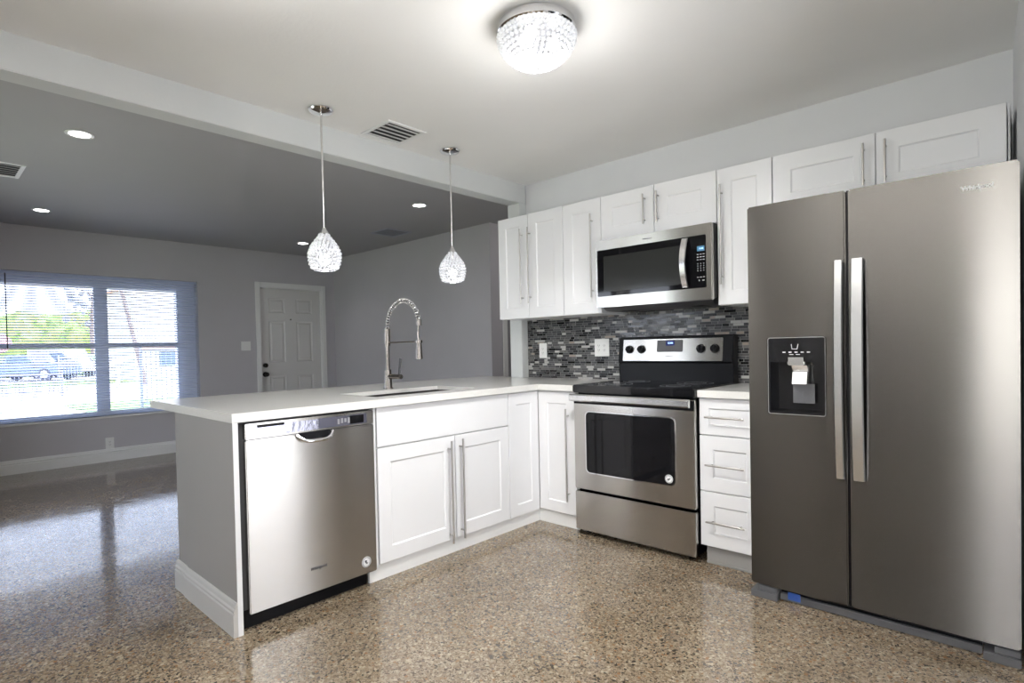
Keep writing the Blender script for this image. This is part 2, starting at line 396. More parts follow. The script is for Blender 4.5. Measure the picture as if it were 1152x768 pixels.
# ------------------------------------------------------------------ room shell
D = 0.6231; HK = 2.4643; HL = 2.4885; WX = -4.952; Y1 = 1.4456; XB = -0.5953; ZB = 2.3113; YR = -4.2
def xr(y): return 2.303 + 0.051 * (0.63 - y)      # the right wall runs slightly out of square
struct('floor', MB().box(-5.10, 2.75, YR - 0.15, 3.6, -0.12, 0.0), 'terrazzo')
m = MB(); m.box(XB, 2.75, YR - 0.12, D + 0.12, HK, HK + 0.15); struct('ceiling', m, 'ceiling')
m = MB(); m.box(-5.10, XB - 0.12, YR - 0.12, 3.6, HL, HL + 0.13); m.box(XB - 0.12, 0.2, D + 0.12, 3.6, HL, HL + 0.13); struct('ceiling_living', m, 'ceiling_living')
m = MB(); m.box(XB - 0.125, XB, YR - 0.12, D, ZB, HL + 0.13, 0.004); struct('trim_1', m, 'paint_beam', 'pale ceiling beam between kitchen and living room')
m = MB(); m.box(XB - 0.125, XB, D - 0.083, D + 0.12, 0, ZB, 0.003); struct('trim_2', m, 'paint_beam', 'pale pilaster carrying the end of the ceiling beam')
m = MB(); m.box(XB, 2.50, D, D + 0.12, 0, HK + 0.05); struct('wall_range', m, 'paint_kitchen')
# window wall (with window and front door openings)
WY0, WY1, WZ0, WZ1 = -2.42, -0.413, 0.50, 2.03
DY0, DY1, DZ = 0.345, 1.235, 2.02
m = MB()
for y0, y1, z0, z1 in ((YR - 0.12, WY0, 0, HL), (WY0, WY1, 0, WZ0), (WY0, WY1, WZ1, HL), (WY1, DY0, 0, HL), (DY0, DY1, DZ, HL), (DY1, 3.6, 0, HL)):
    m.box(WX - 0.15, WX, y0, y1, z0, z1)
struct('wall_window', m, 'paint_grey')
m = MB(); m.box(WX, -1.80, Y1, Y1 + 0.12, 0, HL)
struct('wall_living', m, 'paint_grey')
m = MB(); m.box(-1.92, -1.80, Y1 + 0.12, 1.69, 0, HL); m.box(-1.92, -1.80, 2.50, 3.5, 0, HL); m.box(-1.92, -1.80, 1.69, 2.50, 2.03, HL)
struct('wall_hall', m, 'paint_grey')
m = MB(); m.box(-1.80, -1.785, 1.62, 1.69, 0, 2.10, 0.003); m.box(-1.80, -1.785, 2.50, 2.57, 0, 2.10, 0.003); m.box(-1.80, -1.785, 1.69, 2.50, 2.03, 2.10, 0.003)
m.box(-1.92, -1.80, 1.69, 1.70, 0, 2.03)
struct('trim_3', m, 'trim', 'white casing of the hall doorway')
m = MB(); m.box(-1.90, -1.87, 1.70, 2.50, 0.01, 2.03); struct('door_2', m, mat('hall door', (0.30, 0.30, 0.31), 0.5))
m = MB(); m.box(-1.80, 0.2, 3.5, 3.6, 0, HL); struct('wall_hall_end', m, 'paint_grey')
m = MB(); m.box(0.1, 0.2, D + 0.12, 3.5, 0, HL); struct('wall_hall_side', m, 'paint_grey')
# right wall, slightly out of square, with a glazed side door
def slantbox(mb, y0, y1, z0, z1, t0=0.0, t1=0.12):
    mb.prism([(xr(y0) + t0, y0), (xr(y0) + t1, y0), (xr(y1) + t1, y1), (xr(y1) + t0, y1)], 'z', z0, z1)
m = MB(); slantbox(m, -0.42, D + 0.12, 0, HK); slantbox(m, -1.40, -0.42, 2.05, HK); slantbox(m, YR - 0.12, -1.40, 0, HK); struct('wall_right', m, 'paint_kitchen')
# rear wall behind the camera
m = MB()
for x0, x1, z0, z1 in ((-5.1, -2.8, 0, HL), (-2.8, -1.3, 2.05, HL), (-1.3, 2.00, 0, HK), (2.00, 2.45, 0, 0.35), (2.00, 2.45, 2.1, HK), (2.45, 2.66, 0, HK)):
    m.box(x0, x1, YR - 0.12, YR, z0, z1)
struct('wall_rear', m, mat('charcoal wall paint', (0.10, 0.10, 0.10), 0.75))

m = MB(); m.box(-0.10, 0.80, YR, YR + 0.018, 0, 2.09, 0.003); m.box(-0.04, 0.74, YR + 0.018, YR + 0.03, 0.01, 2.03, 0.003)
m.cyl((0.68, YR + 0.03, 0.95), (0.68, YR + 0.08, 0.95), 0.025, 16); struct('door_streak_reflector', m, 'trim')  # white door added out of view to reflect pale streaks in the fridge
# baseboards (moulded)
BBP = [(0, 0), (0.018, 0), (0.018, 0.092), (0.013, 0.097), (0.016, 0.103), (0.016, 0.110), (0.010, 0.116), (0.008, 0.132), (0.004, 0.140), (0.0, 0.140)]
def bb_x(mb, x, y0, y1, s=1):  # runs along y, sticks out towards s*x
    mb.bm; pts = [(x + s * u, v) for u, v in BBP]
    v0 = [mb.bm.verts.new((u, y0, v)) for u, v in pts]; v1 = [mb.bm.verts.new((u, y1, v)) for u, v in pts]; n = len(pts)
    mb.bm.faces.new(v0); mb.bm.faces.new(v1[::-1])
    for i in range(n): mb.bm.faces.new((v0[i], v1[i], v1[(i + 1) % n], v0[(i + 1) % n]))
def bb_y(mb, y, x0, x1, s=-1):
    pts = [(y + s * u, v) for u, v in BBP]
    v0 = [mb.bm.verts.new((x0, u, v)) for u, v in pts]; v1 = [mb.bm.verts.new((x1, u, v)) for u, v in pts]; n = len(pts)
    mb.bm.faces.new(v0); mb.bm.faces.new(v1[::-1])
    for i in range(n): mb.bm.faces.new((v0[i], v1[i], v1[(i + 1) % n], v0[(i + 1) % n]))
m = MB(); bb_x(m, WX, YR, 0.285); bb_x(m, WX, 1.295, Y1); struct('baseboard_window', m, 'trim')
m = MB(); bb_y(m, Y1, WX, -1.80); struct('baseboard_living', m, 'trim')
m = MB(); bb_y(m, YR, -1.3, 1.9, 1); struct('baseboard_rear', m, 'trim')

# window 1: frame, panes, sill
m = MB(); fx0, fx1 = WX - 0.155, WX - 0.115
m.box(fx0, fx1, WY0, WY0 + 0.10, WZ0, WZ1); m.box(fx0, fx1, -0.615, WY1, WZ0, WZ1)
m.box(fx0 + 0.002, fx1 - 0.002, WY0 + 0.05, WY1 - 0.05, WZ0, WZ0 + 0.045); m.box(fx0 + 0.002, fx1 - 0.002, WY0 + 0.05, WY1 - 0.05, 1.915, WZ1)
m.box(fx0 + 0.001, fx1 - 0.001, -1.445, -1.320, WZ0 + 0.01, WZ1 - 0.01); m.box(fx0 + 0.004, fx1 - 0.01, WY0 + 0.05, WY1 - 0.05, 1.250, 1.300)
win = struct('window_1', m, mat('window frame', (0.84, 0.87, 0.93), 0.4))
m = MB(); m.box(fx0 + 0.028, fx0 + 0.032, WY0 + 0.1, -1.445, WZ0 + 0.045, 1.945); finish('pane', m, 'glass', win)
m = MB(); m.box(fx0 + 0.028, fx0 + 0.032, -1.320, -0.615, WZ0 + 0.045, 1.945); finish('pane', m, 'glass', win)
m = MB(); m.box(WX - 0.11, WX + 0.025, WY0 - 0.02, WY1 + 0.02, WZ0 - 0.022, WZ0, 0.004); finish('window_sill', m, 'trim', win)
# patio door and the other openings behind the camera
m = MB(); y0, y1 = YR - 0.09, YR - 0.03
m.box(-2.8, -2.74, y0, y1, 0, 2.05); m.box(-1.36, -1.3, y0, y1, 0, 2.05); m.box(-2.8, -1.3, y0, y1, 1.99, 2.05); m.box(-2.8, -1.3, y0, y1, 0, 0.05); m.box(-2.08, -2.02, y0, y1, 0, 2.05)
d3 = struct('door_3', m, 'trim'); mm = MB(); mm.box(-2.74, -1.36, YR - 0.062, YR - 0.058, 0.05, 1.99); finish('pane', mm, 'glass', d3)
m = MB(); m.box(2.00, 2.03, y0, y1, 0.35, 2.1); m.box(2.42, 2.45, y0, y1, 0.35, 2.1); m.box(2.00, 2.45, y0, y1, 0.35, 0.4); m.box(2.00, 2.45, y0, y1, 2.05, 2.1)
w2 = struct('window_2', m, 'trim'); mm = MB(); mm.box(2.03, 2.42, YR - 0.062, YR - 0.058, 0.4, 2.05); finish('pane', mm, 'glass', w2)
m = MB(); slantbox(m, -1.40, -1.34, 0, 2.05, 0.03, 0.09); slantbox(m, -0.48, -0.42, 0, 2.05, 0.03, 0.09); slantbox(m, -1.40, -0.42, 1.99, 2.05, 0.03, 0.09); slantbox(m, -1.34, -0.48, 0, 0.06, 0.03, 0.09)
d4 = struct('door_4', m, 'trim'); mm = MB(); slantbox(mm, -1.34, -0.48, 0.06, 1.99, 0.058, 0.062); finish('pane', mm, 'glass', d4)

# window blind
bl = thing('window_blind', 'white horizontal slat blind covering the large living room window', 'blind', (WX - 0.03, (WY0 + WY1) / 2, WZ0 + 0.005))
m = MB(); m.box(WX - 0.05, WX - 0.012, WY0 + 0.006, WY1 - 0.006, WZ1 - 0.030, WZ1 - 0.002, 0.002); finish('head_rail', m, 'slat', bl)
m = MB(); z = WZ0 + 0.035
while z < WZ1 - 0.035:
    bm = m.bm; prev = None; n = 3
    for k in range(n + 1):
        u = -1 + 2 * k / n; x = WX - 0.031 + 0.0119 * u; zz = z + 0.0018 * (1 - u * u) + 0.0046 * u
        row = (bm.verts.new((x, WY0 + 0.008, zz)), bm.verts.new((x, WY1 - 0.008, zz)), bm.verts.new((x, WY0 + 0.008, zz - 0.0012)), bm.verts.new((x, WY1 - 0.008, zz - 0.0012)))
        if prev:
            bm.faces.new((prev[0], prev[1], row[1], row[0])); bm.faces.new((prev[2], row[2], row[3], prev[3]))
        else: bm.faces.new((row[0], row[1], row[3], row[2]))
        prev = row
    bm.faces.new((prev[0], prev[2], prev[3], prev[1]))
    z += 0.0272
finish('slats', m, 'slat', bl)
m = MB(); m.box(WX - 0.044, WX - 0.018, WY0 + 0.008, WY1 - 0.008, WZ0 + 0.004, WZ0 + 0.020, 0.003); finish('bottom_rail', m, 'slat', bl)
m = MB()
for y in (-2.28, -1.72, -1.06, -0.50): m.cyl((WX - 0.018, y, WZ0 + 0.01), (WX - 0.018, y, WZ1 - 0.01), 0.0012, 6)
finish('ladder_cord', m, 'slat', bl)
m = MB(); m.cyl((WX - 0.004, -2.19, 1.25), (WX - 0.004, -2.19, 2.0), 0.005, 8); finish('tilt_wand', m, 'darkgrey', bl)

# front door
m = MB(); cx0, cx1 = WX, WX + 0.018
m.box(cx0, cx1, 0.285, 0.345, 0, 2.085, 0.004); m.box(cx0, cx1, 1.235, 1.295, 0, 2.085, 0.004); m.box(cx0, cx1, 0.345, 1.235, 2.02, 2.085, 0.004)
m.box(WX - 0.15, WX, 0.345, 0.352, 0, 2.02); m.box(WX - 0.15, WX, 1.228, 1.235, 0, 2.02); m.box(WX - 0.15, WX, 0.345, 1.235, 2.013, 2.02)
struct('trim_4', m, 'trim', 'white casing around the front door')
def panel_door(x, y0, y1, z0, z1, panels, th=0.044, face=1):
    mb = MB(); bm = mb.bm
    ys = sorted({y0, y1} | {p for q in panels for p in q[:2]}); zs = sorted({z0, z1} | {p for q in panels for p in q[2:]})
    def P(y, z, d=0): return bm.verts.new((x - d, y, z))
    for a, b in zip(ys, ys[1:]):
        for c, d in zip(zs, zs[1:]):
            if any(a >= q[0] - 1e-6 and b <= q[1] + 1e-6 and c >= q[2] - 1e-6 and d <= q[3] + 1e-6 for q in panels): continue
            bm.faces.new((P(a, c), P(b, c), P(b, d), P(a, d)))
    for (a, b, c, d) in panels:
        lv = [(0, 0), (0.012, 0.010), (0.026, 0.010), (0.042, 0.002)]; prev = None
        for ins, dep in lv:
            r = [P(a + ins, c + ins, dep), P(b - ins, c + ins, dep), P(b - ins, d - ins, dep), P(a + ins, d - ins, dep)]
            if prev:
                for k in range(4): bm.faces.new((prev[k], prev[(k + 1) % 4], r[(k + 1) % 4], r[k]))
            prev = r
        bm.faces.new(prev)
    mb.box(x - th, x - 0.0105, y0, y1, z0, z1)
    return mb
yA, yB, yC, yD = 0.475, 0.705, 0.865, 1.105
dm = panel_door(WX - 0.035, 0.354, 1.226, 0.008, 2.010, [(yA, yB, 1.685, 1.885), (yC, yD, 1.685, 1.885), (yA, yB, 1.02, 1.575), (yC, yD, 1.02, 1.575), (yA, yB, 0.22, 0.84), (yC, yD, 0.22, 0.84)])
dr = finish('door_1', dm, 'door', smooth=False); dr['kind'] = 'structure'; dr['category'] = 'door'; dr['label'] = 'white six panel front door'
m = MB(); m.cyl((WX - 0.035, 0.41, 0.985), (WX + 0.0, 0.41, 0.985), 0.030, 24); m.cyl((WX, 0.41, 0.985), (WX + 0.012, 0.41, 0.985), 0.018, 20); finish('deadbolt', m, 'bronze', dr)
m = MB(); m.cyl((WX - 0.035, 0.41, 0.865), (WX - 0.025, 0.41, 0.865), 0.034, 24); m.cyl((WX - 0.03, 0.41, 0.865), (WX + 0.01, 0.41, 0.865), 0.012, 14); m.ball((WX + 0.022, 0.41, 0.865), 0.030, 3, (0.8, 1, 1)); finish('door_knob', m, 'bronze', dr)
m = MB(); m.cyl((WX - 0.036, 0.785, 1.60), (WX - 0.030, 0.785, 1.60), 0.010, 14); finish('peephole', m, 'bronze', dr)

# ------------------------------------------------------------------ backsplash
m = MB(); m.box(XB + 0.001, 1.50, D - 0.009, D, 0.914, 1.40)
m.box(0.30, 1.11, D - 0.009, D, 0.60, 0.914)
single('mosaic_backsplash', m, 'mosaic', 'grey black and white linear mosaic tile backsplash behind the range', 'backsplash', kind='structure')

# ------------------------------------------------------------------ peninsula
# knee wall + its baseboard
PY = -1.982      # free end
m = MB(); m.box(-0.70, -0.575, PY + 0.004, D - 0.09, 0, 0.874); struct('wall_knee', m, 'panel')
m = MB(); bb_y(m, PY + 0.004, -0.715, -0.575, -1); bb_x(m, -0.70, PY, D - 0.09, -1); struct('baseboard_knee', m, 'trim_shaded')
# end panel
ep = thing('end_panel', 'painted side panel closing the free end of the peninsula next to the dishwasher', 'cabinet panel', (-0.28, PY, 0))
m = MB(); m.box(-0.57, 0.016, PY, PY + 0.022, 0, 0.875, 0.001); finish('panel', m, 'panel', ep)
m = MB(); m.box(0.0161, 0.0185, PY + 0.0005, PY + 0.0215, 0, 0.875); finish('edge_band', m, 'cab', ep)
m = MB(); bb_y(m, PY, -0.567, 0.018, -1); finish('base_moulding', m, 'trim_shaded', ep, smooth=False)

# L-shaped worktop with the sink cut-out
SX0, SX1, SY0, SY1 = -0.485, -0.125, -1.185, -0.455
ZT, ZU = 0.914, 0.876; OH = 0.020
m = MB(); bm = m.bm
xs = [-1.080, SX0, SX1, OH, 0.310]; ys = [PY - 0.002, SY0, SY1, -OH, D - 0.011]
def cell(i, j):
    if i == 3 and j != 3: return False
    if i == 1 and j == 1: return False
    return True
vt = {}
def V(i, j, z):
    k = (i, j, z)
    if k not in vt: vt[k] = bm.verts.new((xs[i], ys[j], z))
    return vt[k]
for i in range(4):
    for j in range(4):
        if not cell(i, j): continue
        bm.faces.new((V(i, j, ZT), V(i + 1, j, ZT), V(i + 1, j + 1, ZT), V(i, j + 1, ZT)))
        bm.faces.new((V(i, j, ZU), V(i, j + 1, ZU), V(i + 1, j + 1, ZU), V(i + 1, j, ZU)))
        for di, dj, a, b in ((-1, 0, (i, j), (i, j + 1)), (1, 0, (i + 1, j), (i + 1, j + 1)), (0, -1, (i, j), (i + 1, j)), (0, 1, (i, j + 1), (i + 1, j + 1))):
            ii, jj = i + di, j + dj
            if not (0 <= ii < 4 and 0 <= jj < 4 and cell(ii, jj)):
                bm.faces.new((V(*a, ZT), V(*b, ZT), V(*b, ZU), V(*a, ZU)))
# notch the worktop around the pilaster: the pilaster starts beyond y = D-.083, so shorten there
single('worktop', m, 'quartz', 'white quartz worktop of the peninsula running into the corner', 'worktop', loc=(-0.5, -1.0, ZU))
m = MB(); m.box(1.092, 1.420, -OH, D - 0.011, ZU, ZT, 0.0015)
single('worktop', m, 'quartz', 'short white quartz worktop over the drawers between range and fridge', 'worktop', loc=(1.25, 0.3, ZU))

# sink
sk = thing('kitchen_sink', 'stainless steel undermount sink set in the white peninsula worktop', 'sink', (-0.32, -0.82, 0.70))
m = MB(); g_ = 0.0008; t = 0.004; zt = 0.891
m.box(SX0 + g_, SX0 + g_ + t, SY0 + g_, SY1 - g_, 0.68, zt); m.box(SX1 - g_ - t, SX1 - g_, SY0 + g_, SY1 - g_, 0.68, zt)
m.box(SX0 + g_ + t, SX1 - g_ - t, SY0 + g_, SY0 + g_ + t, 0.68, zt); m.box(SX0 + g_ + t, SX1 - g_ - t, SY1 - g_ - t, SY1 - g_, 0.68, zt)
m.box(SX0 + g_, SX1 - g_, SY0 + g_, SY1 - g_, 0.676, 0.680); finish('basin', m, 'sink', sk)
m = MB(); m.lathe([(0, 0.004), (0.03, 0.003), (0.045, 0.006), (0.048, 0.001)], (-0.32, -0.82, 0.680), 24); finish('drain', m, 'chrome', sk)

# faucet
FX, FY = -0.581, -0.780
fc = thing('kitchen_faucet', 'tall brushed nickel spring spout faucet behind the sink', 'faucet', (FX, FY, ZT))
m = MB(); m.cyl((FX, FY, ZT), (FX, FY, ZT + 0.006), 0.031, 28); m.cone((FX, FY, ZT + 0.006), (FX, FY, 1.035), 0.026, 0.021, 28); m.cyl((FX, FY, 1.035), (FX, FY, 1.195), 0.0135, 24)
m.cyl((FX, FY, 1.185), (FX, FY, 1.292), 0.019, 24); finish('body', m, 'nickel', fc)
arc = []
cxa, rad = (-0.570 - 0.262) / 2, 0.154
for k in range(41):
    a = PI - PI * k / 40
    arc.append((cxa + rad * math.cos(a), FY, 1.31 + 0.148 * math.sin(a)))
arc = [(FX, FY, 1.285)] + arc + [(-0.262, FY, 1.300)]
def resample(pts, n):
    pts = [Vector(p) for p in pts]; L = [0]
    for a, b in zip(pts, pts[1:]): L.append(L[-1] + (b - a).length)
    out = []; j = 0
    for i in range(n):
        s = L[-1] * i / (n - 1)
        while j < len(L) - 2 and L[j + 1] < s: j += 1
        f = (s - L[j]) / max(1e-9, L[j + 1] - L[j]); out.append(pts[j].lerp(pts[j + 1], f))
    return out
m = MB(); m.tube(resample(arc, 60), 0.0065, 10); finish('inner_hose', m, 'darkgrey', fc)
turns = 30; n = turns * 12; base = resample(arc, n + 1); hel = []
for i, p in enumerate(base):
    tt = (base[min(i + 1, n)] - base[max(i - 1, 0)]).normalized(); sd = Vector((0, 1, 0)); nn = sd.cross(tt)
    a = 2 * PI * turns * i / n; hel.append(p + 0.0125 * (math.cos(a) * sd + math.sin(a) * nn))
m = MB(); m.tube(hel, 0.0030, 6); finish('spring', m, 'steel_light', fc)
m = MB(); m.cyl((-0.262, FY, 1.335), (-0.262, FY, 1.300), 0.016, 20); m.tube([(-0.262, FY, 1.31), (-0.268, FY, 1.27), (-0.272, FY, 1.25), (-0.266, FY, 1.22), (-0.266, FY, 1.20)], 0.006, 10)
m.cone((-0.266, FY, 1.205), (-0.266, FY, 1.105), 0.0165, 0.0215, 24); m.cyl((-0.266, FY, 1.105), (-0.266, FY, 1.100), 0.019, 24); finish('spray_head', m, 'nickel', fc)
m = MB(); m.cyl((FX, FY, 1.205), (-0.275, FY, 1.205), 0.0045, 12); m.lathe([(0.0185, -0.008), (0.022, -0.008), (0.022, 0.008), (0.0185, 0.008), (0.0185, -0.008)], (-0.266, FY, 1.205), 24); finish('docking_arm', m, 'nickel', fc)
m = MB(); m.cyl((FX + 0.015, FY, 0.992), (FX + 0.135, FY, 0.992), 0.015, 20); finish('valve', m, 'nickel', fc)
m = MB(); m.cone((FX + 0.115, FY, 1.0), (FX + 0.135, FY, 1.105), 0.007, 0.0085, 12); finish('lever', m, 'darkgrey', fc)

# dishwasher
DW0, DW1 = -1.932, -1.305
dw = thing('dishwasher', 'stainless steel dishwasher under the free end of the peninsula', 'dishwasher', (-0.28, -1.62, 0))
m = MB(); m.box(-0.56, -0.012, DW0 - 0.018, DW1 - 0.004, 0.085, 0.868); finish('tub', m, 'darkgrey', dw)
m = MB(); m.box(-0.50, -0.045, DW0 - 0.02, DW1 - 0.03, 0.0, 0.085); m.box(-0.045, -0.030, DW0 - 0.02, DW1 - 0.03, 0.0, 0.105); finish('toe_panel', m, 'black', dw)
m = MB(); m.box(-0.012, 0.020, DW0, DW1, 0.072, 0.797, 0.004); finish('door', m, 'steel', dw)
m = MB(); m.box(-0.012, 0.020, DW0, DW1, 0.800, 0.866, 0.003); dp = finish('control_panel', m, 'steel', dw)
m = MB(); m.box(0.0198, 0.0212, -1.890, -1.600, 0.808, 0.853, 0.0005); finish('chrome_strip', m, mat('protective film', (0.42, 0.42, 0.50), 0.18, 1.0, bump=0.5, bscale=25), dp)
m = MB(); m.box(0.0198, 0.0214, -1.600, -1.345, 0.808, 0.855, 0.0005); finish('button_strip', m, mat('dishwasher buttons', (0.09, 0.09, 0.12), 0.25, 0.4), dp)
m = MB()
for k in range(14): m.box(0.0205, 0.0224, -1.882 + k * 0.0085, -1.8745 + k * 0.0085, 0.846, 0.857)
finish('vent_slots', m, 'black', dp)
m = MB()
for k in range(7): m.box(0.0212, 0.0220, -1.505 + k * 0.018, -1.493 + k * 0.018, 0.818 + 0.003 * (k % 3), 0.842 + 0.002 * (k % 2), 0.0005)
finish('buttons', m, 'midgrey', dp)
m = MB(); m.box(0.0205, 0.0222, -1.440, -1.362, 0.812, 0.851, 0.0005); finish('display', m, 'blackgloss', dp)
# pocket handle
m = MB(); m.prism(rrect(-1.700, -1.540, 0.768, 0.800, 0.012), 'x', 0.0195, 0.0208); finish('pocket', m, 'black', dw)
pts = []
for k in range(25):
    t = -1 + 2 * k / 24
    pts.append((0.022 + 0.024 * (1 - t ** 4), -1.620 + 0.088 * t, 0.762 + 0.030 * abs(t) ** 4))
m = MB(); m.tube(pts, 0.0085, 12); finish('handle', m, 'chrome', dw)
lettering('lettering', 'Whirlpool', 0.03, (0.0208, -1.619, 0.180), (1, 0, 0), (0, 0, 1), 'greyprint', dw, shear=0.25, width=0.080, bold=0.0012)
def badge(parent, c, normal, r):
    n = Vector(normal); q = Vector((0, 0, 1)).rotation_difference(n).to_matrix().to_4x4(); q.translation = Vector(c)
    mb = MB(); mb.lathe([(0, 0.0012), (r * 0.97, 0.0012), (r, 0.0006), (r, 0)], (0, 0, 0), 32); mb.xf(q); b = finish('badge', mb, 'whiteprint', parent); b['label'] = 'round white sticker'
    mb = MB(); mb.lathe([(r * 0.80, 0.0012), (r * 0.80, 0.0017), (r * 0.90, 0.0017), (r * 0.90, 0.0012)], (0, 0, 0), 32)
    for k in range(12):
        a = 2 * PI * k / 12
        if 0.2 < a / PI < 0.9: mb.box(r * 0.66 * math.cos(a) - r * 0.06, r * 0.66 * math.cos(a) + r * 0.06, r * 0.66 * math.sin(a) - r * 0.06, r * 0.66 * math.sin(a) + r * 0.06, 0.0012, 0.0017)
    mb.prism([(-0.42 * r, -0.30 * r), (-0.10 * r, -0.42 * r), (0.42 * r, 0.05 * r), (0.20 * r, 0.32 * r), (0.02 * r, 0.02 * r), (-0.30 * r, 0.10 * r)], 'z', 0.0012, 0.0017)
    mb.xf(q); finish('emblem', mb, 'greyprint', b)
badge(dw, (0.0202, -1.366, 0.130), (1, 0, 0), 0.026)
# filler strips between dishwasher and sink cabinet
m = MB(); m.box(-0.55, 0.004, -1.296, -1.285, 0.075, 0.875, 0.001); single('filler_strip', m, 'cab', 'thin white filler strip between dishwasher and sink cabinet', 'cabinet filler', loc=(-0.27, -1.29, 0.075))

# sink base cabinet
CZ = 0.082
sc_ = thing('sink_cabinet', 'white base cabinet under the sink with two doors and a false drawer front', 'cabinet', (-0.28, -0.785, 0))
m = MB(); m.box(-0.56, -0.0195, -1.276, -1.262, CZ, 0.875); m.box(-0.56, -0.0195, -0.31, -0.296, CZ, 0.875); m.box(-0.56, -0.0195, -1.262, -0.31, CZ, CZ + 0.018); m.box(-0.565, -0.556, -1.276, -0.296, CZ, 0.66)
m.box(-0.045, -0.0195, -1.262, -0.31, 0.64, 0.675); m.box(-0.045, -0.0195, -1.262, -0.31, 0.855, 0.875); finish('body', m, 'cab_in', sc_)
shaker(sc_, 'x', 0.0, -1.274, -0.296, 0.672, 0.872, name='drawer_front', flat=True)
d = shaker(sc_, 'x', 0.0, -1.274, -0.752, CZ, 0.668); bar_handle(d, 'x', 0.0, -0.803, 0.072, -0.803, 0.645)
d = shaker(sc_, 'x', 0.0, -0.748, -0.296, CZ, 0.668); bar_handle(d, 'x', 0.0, -0.716, 0.080, -0.716, 0.648)
# blind corner cabinet
cc = thing('corner_cabinet', 'white corner base cabinet between the sink cabinet and the range', 'cabinet', (0.0, 0.15, 0))
m = MB(); m.box(-0.56, -0.0195, -0.292, 0.0195, CZ, 0.875); m.box(-0.56, 0.306, 0.0200, 0.60, CZ, 0.875); finish('body', m, 'cab_in', cc)
shaker(cc, 'x', 0.0, -0.293, -0.002, CZ, 0.868, rail=0.07, name='fixed_panel')
d = shaker(cc, 'y', 0.0, 0.002, 0.300, CZ + 0.005, 0.866, rail=0.07); bar_handle(d, 'y', 0.0, 0.245, 0.178, 0.245, 0.765)
# toe kick boards
m = MB(); m.box(-0.035, -0.018, -1.325, 0.017, 0, 0.080); single('toe_board', m, 'trim', 'white toe board under the sink cabinet along the floor', 'toe board', loc=(-0.02, -0.65, 0))
m = MB(); m.box(-0.018, 0.300, 0.018, 0.034, 0, 0.080); single('toe_board', m, 'trim', 'short white toe board under the corner door left of the range', 'toe board', loc=(0.14, 0.026, 0))

# ------------------------------------------------------------------ drawers
dc = thing('drawer_cabinet', 'white three drawer base cabinet between the range and the fridge', 'cabinet', (1.25, 0.3, 0))
m = MB(); m.box(1.094, 1.405, 0.0200, 0.60, 0.09, 0.875); finish('body', m, 'cab_in', dc)
for z0, z1, hz in ((0.680, 0.872, 0.776), (0.385, 0.677, 0.526), (0.094, 0.382, 0.229)):
    d = shaker(dc, 'y', 0.0, 1.092, 1.405, z0, z1, rail=0.05 if z0 > 0.6 else 0.07, name='drawer'); bar_handle(d, 'y', 0.0, 1.133, hz, 1.331, hz, r=0.005)
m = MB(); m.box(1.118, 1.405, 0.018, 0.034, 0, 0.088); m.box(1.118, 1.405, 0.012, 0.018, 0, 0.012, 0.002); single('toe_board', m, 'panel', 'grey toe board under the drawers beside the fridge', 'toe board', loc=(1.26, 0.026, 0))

# ------------------------------------------------------------------ range
RX0, RX1, RF = 0.318, 1.085, -0.042
rg = thing('kitchen_range', 'stainless steel electric range with black glass cooktop and oven window', 'range', (0.70, 0.28, 0))
m = MB(); m.box(RX0 + 0.006, RX1 - 0.002, 0.0, 0.595, 0.035, 0.874); finish('body', m, 'black', rg)
for x in (0.37, 1.03):
    for y in (0.03, 0.55): m = MB(); m.cyl((x, y, 0), (x, y, 0.036), 0.018, 16); finish('foot', m, 'black', rg)
m = MB(); m.box(RX0, RX1, RF, 0.0, 0.030, 0.266, 0.004); finish('storage_drawer', m, 'steel', rg)
m = MB(); m.box(RX0, RX1, RF, 0.0, 0.284, 0.862, 0.004); dd = finish('oven_door', m, 'steel', rg)
wu0, wu1, wz0_, wz1_ = 0.407, 0.975, 0.392, 0.758
m = MB(); m.prism(rrect(wu0 - 0.007, wu1 + 0.007, wz0_ - 0.007, wz1_ + 0.007, 0.032), 'y', RF - 0.002, RF + 0.001); finish('window_trim', m, 'chrome', dd)
m = MB(); m.prism(rrect(wu0, wu1, wz0_, wz1_, 0.026), 'y', RF - 0.0035, RF + 0.001); finish('oven_window', m, 'blackgloss', dd)
badge(dd, (0.940, RF - 0.0036, 0.428), (0, -1, 0), 0.023)
m = MB(); m.box(RX0 + 0.002, RX1 - 0.002, RF - 0.0015, RF + 0.001, 0.806, 0.858); finish('door_recess', m, 'black', dd)
m = MB(); m.prism([(RF - 0.045, 0.824), (RF - 0.056, 0.832), (RF - 0.056, 0.860), (RF - 0.045, 0.868), (RF - 0.036, 0.866), (RF - 0.036, 0.826)], 'x', RX0 + 0.001, RX1 - 0.006, 0.002)
hb = m
for x in (RX0 + 0.03, RX1 - 0.035): hb.box(x - 0.012, x + 0.012, RF - 0.040, RF + 0.001, 0.834, 0.858)
finish('handle', hb, 'steel_light', dd)
m = MB(); m.box(RX0 - 0.003, RX1 + 0.006, -0.052, 0.52, 0.874, 0.921, 0.006); finish('cooktop', m, 'glass_top', rg)
for cx_, cy_, rr in ((0.51, 0.13, 0.105), (0.90, 0.13, 0.085), (0.51, 0.39, 0.085), (0.90, 0.39, 0.105)):
    m = MB(); m.lathe([(rr - 0.002, 0), (rr - 0.002, 0.0004), (rr, 0.0004), (rr, 0)], (cx_, cy_, 0.9211), 48); m.lathe([(rr * 0.6 - 0.002, 0), (rr * 0.6 - 0.002, 0.0004), (rr * 0.6, 0.0004), (rr * 0.6, 0)], (cx_, cy_, 0.9211), 48)
    finish('burner_ring', m, 'midgrey', rg)
